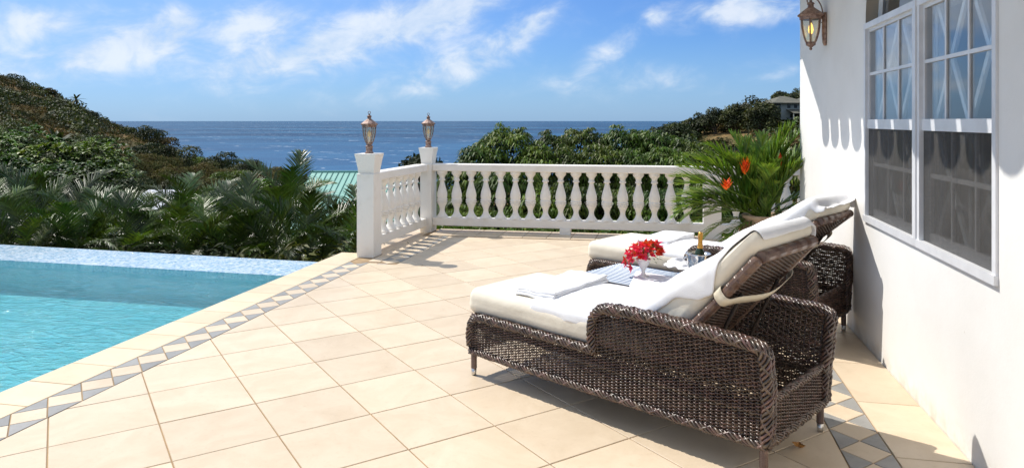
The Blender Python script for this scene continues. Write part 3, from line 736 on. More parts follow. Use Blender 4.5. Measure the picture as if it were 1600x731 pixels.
# arched fanlight
fan = bpy.data.objects.new('fanlight', None); C.objects.link(fan); fan.parent = house; fan['label'] = 'arched fanlight above the windows'
gx = WALLX + .10
mb = MB(); pts = [(gx, yc + (hw - .02) * math.cos(t), WZ1 + AR * (hw - .02) * math.sin(t)) for t in ths]; mb.tube(pts, .022, 6); mb.tube([(gx, yc, WZ1), (gx, yc, WZ1 + AR * hw)], .012, 6)
for t in (math.pi/4, 3*math.pi/4): mb.tube([(gx, yc, WZ1), (gx, yc + hw*math.cos(t), WZ1 + AR*hw*math.sin(t))], .012, 6)
mb.build('arch_frame', M_VINYL, fan)
mb = MB(); V = [(gx + .01, p[1], p[2]) for p in pts]; mb.add(V, [tuple(range(len(V)))]); mb.build('pane', M_GLASS, fan)
mb = MB(); mb.box(WALLX + .062, WALLX + .215, WY0 + .002, WY1 - .002, WZ1 - .03, WZ1 + .012); mb.build('sill_shelf', M_VINYL, fan)
# curtain inside the farther window
mb = MB(); ys_ = np.linspace(4.95, 5.55, 60); V = []
for y in ys_:
    for z in (.95, 2.25): V.append((WALLX + .30 + .025 * math.sin(y * 75), y, z))
mb.add(V, [(2*k, 2*k+2, 2*k+3, 2*k+1) for k in range(59)]); mb.build('curtain', M_CURTAIN, house, smooth=True)

# ================================================================== WICKER LOUNGERS
def weave(mb, P, length, height, s_rng=None, row=.0076, stake=.0285, wr=.0041, th=.0026, amp=.0078, pmax=2):
    """real over-and-under weave: rows of strands round upright stakes. P(s, t) -> (point, normal, updir) arrays"""
    rows = int(height / row)
    for j in range(rows):
        t = (j + .5) * height / rows
        s0, s1 = (0, length) if s_rng is None else s_rng(t)
        if s1 - s0 < .03: continue
        n = max(4, int((s1 - s0) / stake * 3)); s = np.linspace(s0, s1, n)
        pt, nr, up = P(s, np.full(n, t))
        off = amp * np.cos(math.pi * s / stake + math.pi * j)
        c = pt + nr * off[:, None] + up * (.0012 * np.sin(s * 31 + j * 2.3))[:, None]
        ring = [c + up * wr, c + nr * th, c - up * wr, c - nr * th]
        V = np.stack(ring, 1).reshape(-1, 3)
        i = np.arange(n - 1)[:, None] * 4; k = np.arange(4)[None]
        mb.add(V, np.stack([i + k, i + (k+1) % 4, i + 4 + (k+1) % 4, i + 4 + k], -1).reshape(-1, 4))
    ns = int(length / stake)
    for k in range(ns + 1):
        s = np.full(5, min(length, k * stake)); t = np.linspace(0, height, 5)
        if s_rng is not None:
            ok = [tt for tt in np.linspace(0, height, 12) if s_rng(tt)[0] - .001 <= s[0] <= s_rng(tt)[1] + .001]
            if len(ok) < 2: continue
            t = np.linspace(ok[0], ok[-1], 5)
        pt, nr, up = P(s, t)
        mb.tube(pt, .0042, 4, caps=False)

def braid(mb, pts, R0=.020, r=.0062, pitch=.150, core=None, closed=False, step=.013, n=4):
    """plaited rim: two families of strands wound round a core in opposite directions"""
    P = resample(pts, step); m = len(P); T_ = np.gradient(P, axis=0); T_ /= np.linalg.norm(T_, axis=1, keepdims=True)
    A = np.cross(T_[0], [0.3, 1, .2]); A /= np.linalg.norm(A); As = []
    for i in range(m):
        A = A - T_[i] * np.dot(A, T_[i]); A /= np.linalg.norm(A); As.append(A.copy())
    As = np.array(As); Bs = np.cross(T_, As); L = np.arange(m) * step
    for hand, nn, pt in ((1, 6, pitch), (-1, 2, pitch * 1.25)):
        for k in range(nn):
            ph = hand * 2 * math.pi * L / pt + k * 2 * math.pi / nn
            rr = R0 + (.0022 * np.cos(math.pi * L / (pt / 4) + k * math.pi) if hand > 0 else .0035 * np.cos(2 * math.pi * L / (pt / 4)))
            c = P + (np.cos(ph) * rr)[:, None] * As + (np.sin(ph) * rr)[:, None] * Bs
            mb.tube(c, r, 5)
    if core is not None: core.tube(P, R0 * .86, 7)

LW = .70        # width over the frame
def make_base(label, A, ang):
    t = thing('sun_lounger', label, 'sun lounger', (A[0], A[1], 0), R(ang), 'brown wicker sun loungers with cream cushions')
    wm, rm, core = MB(), MB(), MB()
    HB0, HB1, AH = .165, .368, .600
    U1 = 1.945
    # outward flare of the arms
    def fl(u, z, sg): return (sg if sg > 0 else -.6) * np.clip((z - .33) / .27, 0, 1) ** 1.3 * (.035 + .045 * np.clip((u - 1.0) / .95, 0, 1))
    for sg, v0 in ((-1, -.012), (1, LW + .012)):
        def P(s, tt, sg=sg, v0=v0):
            u = s; z = HB0 + tt; v = v0 + fl(u, z, sg)
            pt = np.stack([u, v + 0*u, z], 1); nr = np.tile([0, float(sg), 0], (len(u), 1)); up = np.tile([0, 0, 1.], (len(u), 1))
            return pt, nr, up
        # low side panel
        def sr(tt):
            z = HB0 + tt; c = .33; k = max(0, z - c) / .045
            return (.0 + .05 * (1 - math.sqrt(max(0, 1 - min(1, k)**2))), U1)
        weave(wm, P, U1, HB1 - HB0, sr)
        # arm panel above it
        def P2(s, tt, sg=sg, v0=v0):
            u = .985 + s; z = HB1 + tt; v = v0 + fl(u, z, sg)
            return np.stack([u, v, z], 1), np.tile([0, float(sg), 0], (len(u), 1)), np.tile([0, 0, 1.], (len(u), 1))
        def sr2(tt):
            z = HB1 + tt; k = max(0, z - .50) / .10; e = .09 * (1 - math.sqrt(max(0, 1 - min(1, k)**2)))
            return (.012 + e, U1 - .985 - .01 - e * .5)
        weave(wm, P2, U1 - .985, AH - HB1, sr2, row=.0092)
        # second, inner skin of the arm: the arms are hollow walls about 6 cm thick
        def P3(s, tt, sg=sg, v0=v0):
            u = .985 + s; z = .20 + tt; v = v0 + fl(u, z, sg) - sg * .042
            return np.stack([u, v, z], 1), np.tile([0, float(-sg), 0], (len(u), 1)), np.tile([0, 0, 1.], (len(u), 1))
        weave(wm, P3, U1 - .985, AH - .20, lambda tt: (.03, U1 - .985 - .01), row=.0125)
        def rim(path, **k): braid(rm, [(u, v0 + float(fl(np.array(u), np.array(z), sg)) - sg * k.get('inn', 0.0), z) for u, z in path], core=core, **{a: b for a, b in k.items() if a != 'inn'})
        rim([(0, .158), (.65, .156), (1.3, .158), (U1, .160)], R0=.016, r=.0058)
        rim([tuple(p) for p in smooth_path([(.002, .19), (.0, .27), (.014, .335), (.060, .376), (.15, .383), (.5, .382), (.985, .378)], 6)], R0=.020, r=.0068)
        ap = [tuple(p) for p in smooth_path([(.985, .365), (.975, .46), (.985, .54), (1.025, .600), (1.10, .625), (1.35, .632), (1.62, .628), (1.84, .620), (1.925, .610), (1.953, .580), (1.957, .50), (1.956, .42), (1.950, .30), (U1, .165)], 6)]
        rim(ap, R0=.022, r=.0070); rim(ap, R0=.020, r=.0068, inn=.038)
    # foot and head panels, seat deck
    def PF(s, tt): return np.stack([0*s - .002, s, HB0 + tt], 1), np.tile([-1., 0, 0], (len(s), 1)), np.tile([0, 0, 1.], (len(s), 1))
    weave(wm, PF, LW, .375 - HB0)
    braid(rm, [(.0, 0, .158), (0, LW, .158)], R0=.016, r=.0062, core=core); braid(rm, [(.02, 0, .372), (.02, LW, .372)], R0=.018, r=.0064, core=core)
    def PH(s, tt): return np.stack([0*s + U1, s, HB0 + tt], 1), np.tile([1., 0, 0], (len(s), 1)), np.tile([0, 0, 1.], (len(s), 1))
    weave(wm, PH, LW, .350 - HB0)
    braid(rm, [(U1, 0, .160), (U1, LW, .160)], R0=.016, r=.0062, core=core); braid(rm, [(U1, 0, .352), (U1, LW, .352)], R0=.015, r=.0062, core=core)
    def PD(s, tt): return np.stack([.02 + s, .02 + tt, 0*s + .352], 1), np.tile([0, 0, 1.], (len(s), 1)), np.tile([0, 1., 0], (len(s), 1))
    weave(wm, PD, 1.36, LW - .04, row=.019, wr=.0085)
    o = wm.build('woven_panels', M_WICK, t, smooth=True); tag(o, kind='stuff')
    o = rm.build('braided_rim', M_WICK, t, smooth=True); tag(o, kind='stuff')
    core.build('rim_core', M_WICKD, t)
    # legs
    for u, v in ((.018, .008), (.018, LW - .008), (U1 - .02, .008), (U1 - .02, LW - .008)):
        lg = MB(); z = np.linspace(.045, .17, 34); lg.tube([(u, v, q) for q in z], [.0185 + .0012 * (k % 2) + (.17 - .17) for k in range(34)], 10); lo = lg.build('leg', M_WRAP, t)
        MB().lathe([(0, 0), (.0145, .001), (.0165, .012), (.0175, .050), (.0, .051)], (u, v, 0), 12).build('metal_foot', M_STEEL, lo, smooth=True)
    # inner frame bars
    MB().box(.03, 1.92, .012, .030, .300, .330).box(.03, 1.92, LW - .030, LW - .012, .300, .330).build('seat_frame', M_WICKD, t)
    return t

def make_back(t, tilt, cb_th):
    # backrest: wrapped side rails, wrapped top rail, woven back
    b0 = np.array([1.325, .345]); b1 = b0 + .861 * np.array([math.cos(R(tilt)), math.sin(R(tilt))]); d = (b1 - b0) / np.linalg.norm(b1 - b0); nrm = np.array([-d[1], d[0]]); BLn = np.linalg.norm(b1 - b0)
    def bp(f, v, off=0): q = b0 + (b1 - b0) * f + nrm * off; return (q[0], v, q[1])
    for v in (.028, LW - .028):
        n = 150; f = np.linspace(0, 1, n); r = .0245 + .0020 * np.abs(np.sin(np.arange(n) * 1.9)) + .0012 * (np.arange(n) % 2)
        r[-2:] *= (.8); r[-1] *= .5
        MB().tube([bp(q, v) for q in f], r, 12).build('back_rail', M_WRAP, t, smooth=False)
    n = 120; vv = np.linspace(.040, LW - .040, n); r = .0265 + .0018 * np.abs(np.sin(np.arange(n) * 1.7)) + .0012 * (np.arange(n) % 2)
    MB().tube([(bp(1.0, v)[0] + .005, v, bp(1.0, v)[2] + .004) for v in vv], r, 12).build('top_rail', M_WRAP, t)
    bw = MB()
    for off, sgn in ((-.010, -1.), (.012, 1.)):
        def PB(s, tt, off=off, sgn=sgn):
            q = b0[None] + d[None] * (tt[:, None] + .03) + nrm[None] * off
            return np.stack([q[:, 0], .05 + s, q[:, 1]], 1), np.tile([nrm[0]*sgn, 0, nrm[1]*sgn], (len(s), 1)), np.tile([d[0], 0, d[1]], (len(s), 1))
        weave(bw, PB, LW - .10, BLn - .06, row=.0100, stake=.026)
    tag(bw.build('woven_back', M_WICK, t, smooth=True), kind='stuff')
    # prop that carries the backrest
    for v in (.14, LW - .14):
        MB().tube(smooth_path([bp(.72, v, -.03), bp(.50, v, -.085), (1.58, v, .40), (1.56, v, .325)], 6), .0095, 8).build('prop', M_WICKD, t, smooth=True)
    MB().tube([(1.56, .03, .325), (1.56, LW - .03, .325)], .010, 8).build('cross_bar', M_WICKD, t)
    # --- cushion in two sections
    cu = MB(); rbox(cu, (.650, .352, .350 + .115), (.700, .350, .084), .062, bulge=.016, wr=.006, seed=1)
    L2_ = .93; c = b0 + d * (.0 + L2_/2) + nrm * (.024 + cb_th)
    cb = MB(); rbox(cb, (0, 0, 0), (L2_/2, .338, cb_th), .055, bulge=.046, wr=.004, seed=4)
    V = np.concatenate(cb.V); V[:, 2] += .115 * np.clip((.22 - V[:, 0]) / .60, 0, 1) ** 1.2 * np.clip(V[:, 2] / cb_th, 0, 1)      # the fold of the cushion is thick, its top end thin
    V[:, 2] -= (.062 if tilt > 45 else .03) * np.clip((V[:, 0] + .08) / .50, 0, 1) * np.clip(V[:, 2] / cb_th, 0, 1)
    V2 = np.stack([c[0] + V[:, 0]*d[0] + V[:, 2]*nrm[0], .350 + V[:, 1], c[1] + V[:, 0]*d[1] + V[:, 2]*nrm[1]], 1)
    cu.V.append(V2); cu.Q += [q + cu.n for q in cb.Q]; cu.n += len(V2)
    mo = cu.build('cushion', M_FABRIC, t, smooth=True, merge=1e-4)
    # webbing strap round the backrest
    st = MB(); f = .70; w_ = .026
    path = [bp(f, .05, .036), bp(f, .005, .034), bp(f - .01, -.008, .005), bp(f - .012, .004, -.034), bp(f - .0, .10, -.050), bp(f + .01, .35, -.085), bp(f + .02, .60, -.060), bp(f + .03, LW - .005, -.034), bp(f + .03, LW + .006, .01), bp(f + .03, LW - .04, .036)]
    p = smooth_path(path, 6); V = []; 
    for q in p:
        for sgn in (-1, 1): V.append((q[0] + sgn*w_*d[0], q[1], q[2] + sgn*w_*d[1]))
    st.add(V, [(2*k, 2*k+2, 2*k+3, 2*k+1) for k in range(len(p) - 1)]); so = st.build('strap', M_CREAM, mo, smooth=True)
    m = so.modifiers.new('thickness', 'SOLIDIFY'); m.thickness = .003
    return t

def rbox(mb, c, h, r, bulge=0., wr=0., seed=0, nx=26, ny=16, nz=8):
    """soft rounded box: cushions, folded cloth"""
    def line(hh, n): 
        e = [hh - r * (1 - math.cos(a)) for a in ()]
        a = np.linspace(0, math.pi/2, 5)[:-1]; edge = hh - r + r * np.tan(np.linspace(math.pi/4, 0, 5))[:4]
        return np.concatenate([-edge, np.linspace(-(hh - r), hh - r, n), edge[::-1]])
    h = np.array(h); X, Y, Z = line(h[0], nx), line(h[1], ny), (line(h[2], nz) if h[2] > r * 1.02 else h[2] * np.sin(np.linspace(-math.pi/2, math.pi/2, nz)))
    r = min(r, h.min() * .999)
    for ax in range(3):
        for sg in (-1, 1):
            g = [X, Y, Z]; a, b = [q for q in range(3) if q != ax]; A_, B_ = np.meshgrid(g[a], g[b], indexing='ij')
            p = np.zeros(A_.shape + (3,)); p[..., a] = A_; p[..., b] = B_; p[..., ax] = sg * h[ax]
            inner = np.clip(p, -(h - r), h - r); dd = p - inner; dl = np.linalg.norm(dd, axis=-1, keepdims=True); p = inner + dd / np.maximum(dl, 1e-9) * r
            k = (1 - (p[..., 0]/h[0])**4) * (1 - (p[..., 1]/h[1])**2)
            p[..., 2] += np.where(p[..., 2] > 0, 1., -.15) * bulge * k * np.abs(p[..., 2]) / h[2]
            if wr:
                fl = p.reshape(-1, 3)
                for q in range(len(fl)):
                    w_ = mnoise.noise(Vector((fl[q, 0]*3 + seed, fl[q, 1]*5, fl[q, 2]*8 + seed))) + .5 * mnoise.noise(Vector((fl[q, 0]*9 + seed, fl[q, 1]*14, fl[q, 2]*8)))
                    fl[q] += fl[q] / (np.linalg.norm(fl[q]) + 1e-6) * w_ * wr
            na, nb = A_.shape; i = np.arange(na - 1)[:, None] * nb; j = np.arange(nb - 1)[None]
            F = np.stack([i + j, i + nb + j, i + nb + j + 1, i + j + 1], -1).reshape(-1, 4)
            if (sg > 0) == (ax == 1): F = F[:, ::-1]
            mb.add(p.reshape(-1, 3) + np.array(c), F)

A1, ANG = (-1.20, 4.35), -31.5
A2 = (-.637, 6.275)
lg1 = make_base('nearer wicker sun lounger with brown arms, cream cushion and raised back, in the foreground', A1, ANG)
lg2 = copy_tree(lg1); make_back(lg1, 48.6, .072); make_back(lg2, 41.0, .078); lg2.location = (A2[0], A2[1], 0); lg2['label'] = 'farther wicker sun lounger standing behind the slatted table, its raised back by the house wall'

# ------------------------------------------------------------------ towels
from mathutils.bvhtree import BVHTree
def towel(name, label, A, path, vfun, seed, wr=.008, hang=None, step=.02, on=None):
    """cloth laid along path (u, z) of the cushion; vfun(f) -> (v0, v1) extents; beyond the cushion edge it hangs"""
    P = resample(smooth_path(path, 8), step); m = len(P); T_ = np.gradient(P, axis=0); T_ /= np.linalg.norm(T_, axis=1, keepdims=True)
    N_ = np.stack([-T_[:, 1], T_[:, 0]], 1); nv = 48; V = []
    vlo, vhi = .030, LW - .030
    cm = [o for o in on.children if o.name.startswith('cushion')][0].data
    bvh = BVHTree.FromPolygons([v.co[:] for v in cm.vertices], [tuple(p.vertices) for p in cm.polygons]); last = {}
    for i in range(m):
        f = i / (m - 1); a, b = vfun(f)
        for j in range(nv):
            g = j / (nv - 1); v = a + (b - a) * g; e = 0.
            if v < vlo: e = vlo - v; vv = vlo - .012 * min(1, e / .03)
            elif v > vhi: e = v - vhi; vv = vhi + .012 * min(1, e / .03)
            else: vv = v
            n = mnoise.noise(Vector((P[i, 0]*3.2 + seed, v*4.2, seed))) + .55 * mnoise.noise(Vector((P[i, 0]*8 + seed, v*7 + P[i, 1]*6, seed))) + .25 * mnoise.noise(Vector((P[i, 0]*22 + seed, v*18 + P[i,1]*15, seed)))
            off = .010 + wr * max(-.6, n) * (1 + (2.2 * min(1, e / .1) if e else 0)) 
            vc = min(max(v, vlo), vhi); dirn = N_[i] * .55 + np.array([0, .45]); dirn /= np.linalg.norm(dirn)
            o3 = Vector((P[i, 0] + N_[i, 0]*.30, vc, P[i, 1] + N_[i, 1]*.30)); hit, hn, _, _ = bvh.ray_cast(o3, Vector((-N_[i, 0], 0, -N_[i, 1])), .75)
            if hit is not None: base = np.array([hit.x, hit.z]); last[j] = P[i] - base
            else: base = P[i] - last.get(j, np.zeros(2))
            off = .009 + wr * max(0., n + .25) * (1 + (1.4 * min(1, e / .1) if e else 0))
            q = base + N_[i] * off - dirn * e * .95
            if e: vv += (-1 if v < vlo else 1) * (.006 + wr * 1.2 * n * min(1, e / .06))
            V.append((q[0], vv, q[1]))
    mb = MB(); i = np.arange(m - 1)[:, None] * nv; j = np.arange(nv - 1)[None]
    mb.add(V, np.stack([i + j, i + nv + j, i + nv + j + 1, i + j + 1], -1).reshape(-1, 4))
    o = mb.build(name, M_TOWEL, smooth=True); o.location = (A[0], A[1], 0); o.rotation_euler = (0, 0, R(ANG))
    s = o.modifiers.new('thickness', 'SOLIDIFY'); s.thickness = .007; s.offset = 1
    s = o.modifiers.new('soft', 'SUBSURF'); s.levels = 1; s.render_levels = 1
    return tag(o, label, 'towel', 'white towels draped over the loungers')
PATH = [(.50, .562), (.75, .566), (.97, .570), (1.10, .600), (1.20, .680), (1.30, .785), (1.42, .905), (1.55, 1.010), (1.68, 1.085), (1.80, 1.120), (1.88, 1.135), (1.915, 1.13)]
def v1(f):
    lo = np.interp(f, [0, .15, .30, .42, .52, .62, .70, .77, .82, .90, 1], [-.03, -.05, -.04, -.02, -.03, -.03, -.10, -.12, .0, .03, .06])
    hi = np.interp(f, [0, .3, .5, 1], [.66, .70, .72, .74])
    return lo, hi
towel('draped_towel', 'big white terry towel spread over the nearer lounger cushion and its raised back', A1, PATH, v1, 3.1, wr=.008, on=lg1)
PATH2 = [(.62, .562), (.85, .568), (1.05, .585), (1.18, .645), (1.32, .745), (1.45, .835), (1.576, .915), (1.70, .992), (1.82, 1.050), (1.93, 1.078), (2.02, 1.085)]
def v2(f):
    lo = np.interp(f, [0, .2, .40, .55, .68, .76, .84, .92, 1], [.02, -.08, -.06, .0, -.02, -.14, -.15, -.03, -.0]); return lo, .74
towel('draped_towel', 'white terry towel spread over the farther lounger and its raised back by the wall', A2, PATH2, v2, 9.4, wr=.011, on=lg2)
def folded(label, A, u0, v0, lu, lv, z, rot, seed):
    t = thing('folded_towel', label, 'towel', (0, 0, 0), group='folded white towels')
    a = R(ANG); cu, cvv = u0 + lu/2, v0 + lv/2
    t.location = (A[0] + math.cos(a)*cu - math.sin(a)*cvv, A[1] + math.sin(a)*cu + math.cos(a)*cvv, z); t.rotation_euler = (R(1.2), R(-1.5), a + R(rot))
    for k in range(3):
        mb = MB(); rbox(mb, (random.uniform(-.006, .006), random.uniform(-.006, .006), -.001 + .009 + k * .0140), (lu/2 - .004*k, lv/2 - .006*k, .0076), .0072, wr=.007, seed=seed + k, nz=6)
        for V in mb.V:
            for q in V:
                q[2] += .011 * mnoise.noise(Vector((q[0]*7 + seed, q[1]*6, 1.))) + .006 * mnoise.noise(Vector((q[0]*17 + seed, q[1]*15, k))); q[0] += .014 * mnoise.noise(Vector((q[1]*8, seed + k*.4, 2.))); q[1] += .014 * mnoise.noise(Vector((q[0]*9, seed - k*.4, 5.)))
        mb.build('towel_fold', M_TOWEL, t, smooth=True, merge=1e-4)
    # rounded outer fold that holds the layers together
    mb = MB(); mb.tube(smooth_path([(-lu/2 + .006, -lv/2 + .02, .022), (-lu/2 + .002, 0, .023), (-lu/2 + .006, lv/2 - .02, .022)], 8), .0205, 12); mb.build('towel_fold', M_TOWEL, t, smooth=True)
    return t
folded('folded white towel lying near the foot of the nearer lounger', A1, .315, .07, .30, .60, .562, 3, 2)
folded('folded white towel lying on the cushion of the farther lounger, behind the red flowers', A2, .37, .14, .30, .56, .562, 6, 8)

# ------------------------------------------------------------------ glass table and what stands on it
def loc1(u, v): a = R(ANG); return A1[0] + math.cos(a)*u - math.sin(a)*v, A1[1] + math.sin(a)*u + math.cos(a)*v
tx, ty = loc1(0, 0)
tab = thing('slatted_table', 'low table with slats coloured in the blue of reflected sky between the two loungers', 'table', (tx, ty, 0), R(ANG))
TU0, TU1, TV0, TV1, TZ = .06, 1.05, .93, 1.56, .50
n = 15; w_ = (TV1 - TV0 - .05) / n
for k in range(n): MB().bbox(TU0 + .02, TU1 - .02, TV0 + .025 + k*w_ + .005, TV0 + .025 + (k+1)*w_ - .005, TZ - .022, TZ, .003).build('slat', M_TABLE, tab)
MB().box(TU0, TU1, TV0, TV0 + .024, TZ - .045, TZ - .008).box(TU0, TU1, TV1 - .024, TV1, TZ - .045, TZ - .008).box(TU0, TU0 + .019, TV0 + .024, TV1 - .024, TZ - .045, TZ - .008).box(TU1 - .019, TU1, TV0 + .024, TV1 - .024, TZ - .045, TZ - .008).build('table_frame', M_WICKD, tab)
tl = MB()
weave(tl, lambda s, t_: (np.stack([TU0 + s, 0*s + TV0 + .01, .12 + t_], 1), np.tile([0, -1., 0], (len(s), 1)), np.tile([0, 0, 1.], (len(s), 1))), TU1 - TU0, .33)
weave(tl, lambda s, t_: (np.stack([0*s + TU0 + .01, TV0 + s, .12 + t_], 1), np.tile([-1., 0, 0], (len(s), 1)), np.tile([0, 0, 1.], (len(s), 1))), TV1 - TV0, .33)
tag(tl.build('woven_apron', M_WICK, tab, smooth=True), kind='stuff')
for u in (TU0 + .03, TU1 - .03):
    for v in (TV0 + .03, TV1 - .03): MB().tube([(u, v, 0), (u, v, TZ - .05)], .018, 8).build('leg', M_WRAP, tab)
# linen cloth on the right part of the table
mb = MB(); n1_, n2_ = 26, 30; V = []
for i in range(n1_):
    for j in range(n2_):
        f, g = i/(n1_-1), j/(n2_-1); u = .62 - .27 * g + f * (.46 + .20 * g); v = TV0 - .075 + g * .50
        z = TZ + .004 + .004 * max(0, mnoise.noise(Vector((u*9, v*9, 2))))
        if v < TV0 - .006: z -= (TV0 - .006 - v) * 1.2; v = TV0 - .010 - .004*f
        V.append((u, v, z))
i = np.arange(n1_-1)[:, None]*n2_; j = np.arange(n2_-1)[None]
mb.add(V, np.stack([i+j, i+n2_+j, i+n2_+j+1, i+j+1], -1).reshape(-1, 4)); cl_ = mb.build('table_cloth', M_NAPKIN, smooth=True); cl_.location = (tx, ty, 0); cl_.rotation_euler = (0, 0, R(ANG))
s = cl_.modifiers.new('thickness', 'SOLIDIFY'); s.thickness = .003; s.offset = 1
tag(cl_, 'white linen cloth laid over the right part of the slatted table, under the vase', 'cloth')
# crumpled napkin behind the vase
mb = MB(); n1_, n2_ = 44, 26; V = []
for i in range(n1_):
    for j in range(n2_):
        f, g = i/(n1_-1), j/(n2_-1); u = .42 + .42*f; v = 1.60 + .20*g
        h = .05 * math.sin(g*math.pi) * (.6 + .4*math.sin(f*9)) + .025 * mnoise.noise(Vector((u*16, v*16, 5))); V.append((u + .01*math.sin(j), v + .012*math.sin(i*.7), TZ + .012 + max(0, h)))
i = np.arange(n1_-1)[:, None]*n2_; j = np.arange(n2_-1)[None]
mb.add(V, np.stack([i+j, i+n2_+j, i+n2_+j+1, i+j+1], -1).reshape(-1, 4)); nk_ = mb.build('crumpled_napkin', M_NAPKIN, smooth=True); nk_.location = (tx, ty, 0); nk_.rotation_euler = (0, 0, R(ANG))
s = nk_.modifiers.new('thickness', 'SOLIDIFY'); s.thickness = .003
tag(nk_, 'crumpled white napkin behind the vase of red flowers', 'napkin')

vx, vy = loc1(.505, 1.21)
vase = thing('vase', 'small white footed vase holding red and pink flowers on the table', 'vase', (vx, vy, TZ + .008))
MB().lathe([(0, 0), (.036, .001), (.036, .006), (.020, .014), (.013, .030), (.012, .045), (.020, .060), (.034, .080), (.046, .105), (.055, .128), (.052, .130), (.040, .105), (.0, .08)], n=24).build('vase_body', M_CERAMIC, vase, smooth=True)
bq = thing('flower_bouquet', 'bunch of red and pink bougainvillea in the small white vase', 'flowers', (vx, vy, TZ + .11))
def blossom(m, nm):
    mb = MB()
    for k in range(5):
        a = k * 2.51; r = .017 + .004 * (k % 2); up = .006 + .006 * (k % 3)
        c, s_ = math.cos(a), math.sin(a); p = lambda x, y, z: (x*c - y*s_, x*s_ + y*c, z)
        mb.add([p(0, 0, 0), p(r*.55, -r*.55, up), p(r*1.15, 0, up*1.7), p(r*.55, r*.55, up), p(r*.6, 0, up*.4)], [(0, 1, 4), (1, 2, 4), (2, 3, 4), (3, 0, 4)])
    mb.add([(-.003, -.003, .004), (.003, -.003, .004), (.003, .003, .006), (-.003, .003, .006), (0, 0, .016)], [(0, 1, 4), (1, 2, 4), (2, 3, 4), (3, 0, 4)])
    return mb.mesh(nm, m)
bm_r, bm_p = blossom(M_RED, 'blossom'), blossom(M_PINK, 'blossom')
st = MB(); lf = MB()
for k in range(105):
    th = random.uniform(0, 2*math.pi); ph = math.acos(random.uniform(-.35, 1)); rr = random.uniform(.72, 1.06)
    # the bunch is wider than tall, drooping to the left and reaching up to the right
    x0_ = math.cos(th) * math.sin(ph) * .125 * rr; y0_ = math.sin(th) * math.sin(ph) * .085 * rr; z0_ = math.cos(ph) * .072 * rr + .062 + x0_ * .30
    if k % 9 == 0 and x0_ < 0: z0_ -= .045
    me = bm_p if (x0_ < .03 and random.random() < .62) or random.random() < .28 else bm_r
    o = link('blossom', me, bq, (x0_, y0_, z0_)); d_ = Vector((x0_, y0_, z0_ - .04)).normalized(); q = d_.to_track_quat('Z', 'Y'); o.rotation_euler = q.to_euler(); s_ = random.uniform(.85, 1.45); o.scale = (s_, s_, s_)
    if k % 4 == 0: st.tube(smooth_path([(0, 0, -.03), (x0_*.4, y0_*.4, z0_*.6), (x0_*.95, y0_*.95, z0_)], 3), .0012, 4)
def leaf_card(mb, p, dirv, nrm_, L, w_, droop=0.25, fold=.15):
    dirv = np.asarray(dirv, float); dirv = dirv / np.linalg.norm(dirv); side_ = np.cross(dirv, nrm_); side_ /= np.linalg.norm(side_) + 1e-9; up = np.cross(side_, dirv)
    p = np.asarray(p, float); m_ = p + dirv * L * .5 + up * 0; e = p + dirv * L - up * L * droop
    mb.add([p, m_ - side_ * w_/2 + up * w_*fold, m_, m_ + side_ * w_/2 + up * w_*fold, e], [(0, 1, 2), (0, 2, 3), (1, 4, 2), (2, 4, 3)])
for k in range(60):
    th = random.uniform(0, 2*math.pi); ph = math.acos(random.uniform(-.4, 1)); x0_ = math.cos(th)*math.sin(ph)*.10; y0_ = math.sin(th)*math.sin(ph)*.07; z0_ = math.cos(ph)*.055 + .055 + x0_*.3
    if random.random() < .5: x0_ = abs(x0_) + .02
    leaf_card(lf, (x0_, y0_, z0_), (x0_, y0_, z0_ - .03 + random.uniform(-.03, .05)), (.1, .2, 1), random.uniform(.030, .055), .018)
st.build('flower_stems', M_STEM, bq)
M_BLEAF = mat('bougainvillea_leaf', (.06, .13, .03), .5, col2=(.12, .2, .05), nscale=20, island=.3, trans=.2)
tag(lf.build('flower_leaves', M_BLEAF, bq), kind='stuff')

bxx, byy = loc1(.745, 1.56)
bu = thing('ice_bucket', 'silver ice bucket with ring handles on the table beside the raised cushion', 'ice bucket', (bxx, byy, TZ + .002))
MB().lathe([(0, 0), (.058, 0), (.062, .006), (.070, .05), (.082, .125), (.090, .150), (.092, .156), (.088, .158), (.078, .125), (.062, .02), (0, .015)], n=28).build('bucket_body', M_CHROME, bu, smooth=True)
for sg in (-1, 1):
    MB().tube([(sg*(.088 + .012*math.sin(a)), .022*math.cos(a), .125 - .022*math.sin(a)*.8) for a in np.linspace(0, 2*math.pi, 15)], .0035, 6).build('handle', M_CHROME, bu, smooth=True)
bt = thing('champagne_bottle', 'champagne bottle with gold foil neck standing in the silver bucket', 'bottle', (bxx + .008, byy, TZ + .020)); bt.rotation_euler = (R(-2), R(2), 0)
MB().lathe([(0, 0), (.036, 0), (.040, .01), (.040, .115), (.034, .15), (.022, .175)], n=20).build('bottle_body', M_BOTTLE, bt, smooth=True)
MB().lathe([(.0225, .172), (.0185, .195), (.0155, .225), (.0165, .228), (.0160, .246), (.0185, .250), (.0180, .262), (.0165, .283), (.0135, .291), (0, .293)], n=18).build('foil', M_GOLD, bt, smooth=True)
def glass_(u, v, label, tilt=0):
    x, y = loc1(u, v); g = thing('wine_glass', label, 'glass', (x, y, TZ + .009 if tilt == 0 else TZ + .034), group='clear glasses on the table')
    MB().lathe([(0, 0), (.030, .001), (.030, .003), (.006, .007), (.0035, .012), (.0035, .060), (.010, .067), (.027, .085), (.032, .110), (.029, .140), (.028, .140), (.031, .110), (.025, .087), (0, .072)], n=22).build('glass_body', M_CRYSTAL, g, smooth=True)
    if tilt: g.rotation_euler = (0, R(tilt), R(-70))
    return g
glass_(.70, 1.30, 'clear stemmed glass lying on its side on the cloth, at the edge of the towel', 84)
glass_(.80, 1.38, 'clear stemmed glass standing upright on the cloth next to the raised cushion')

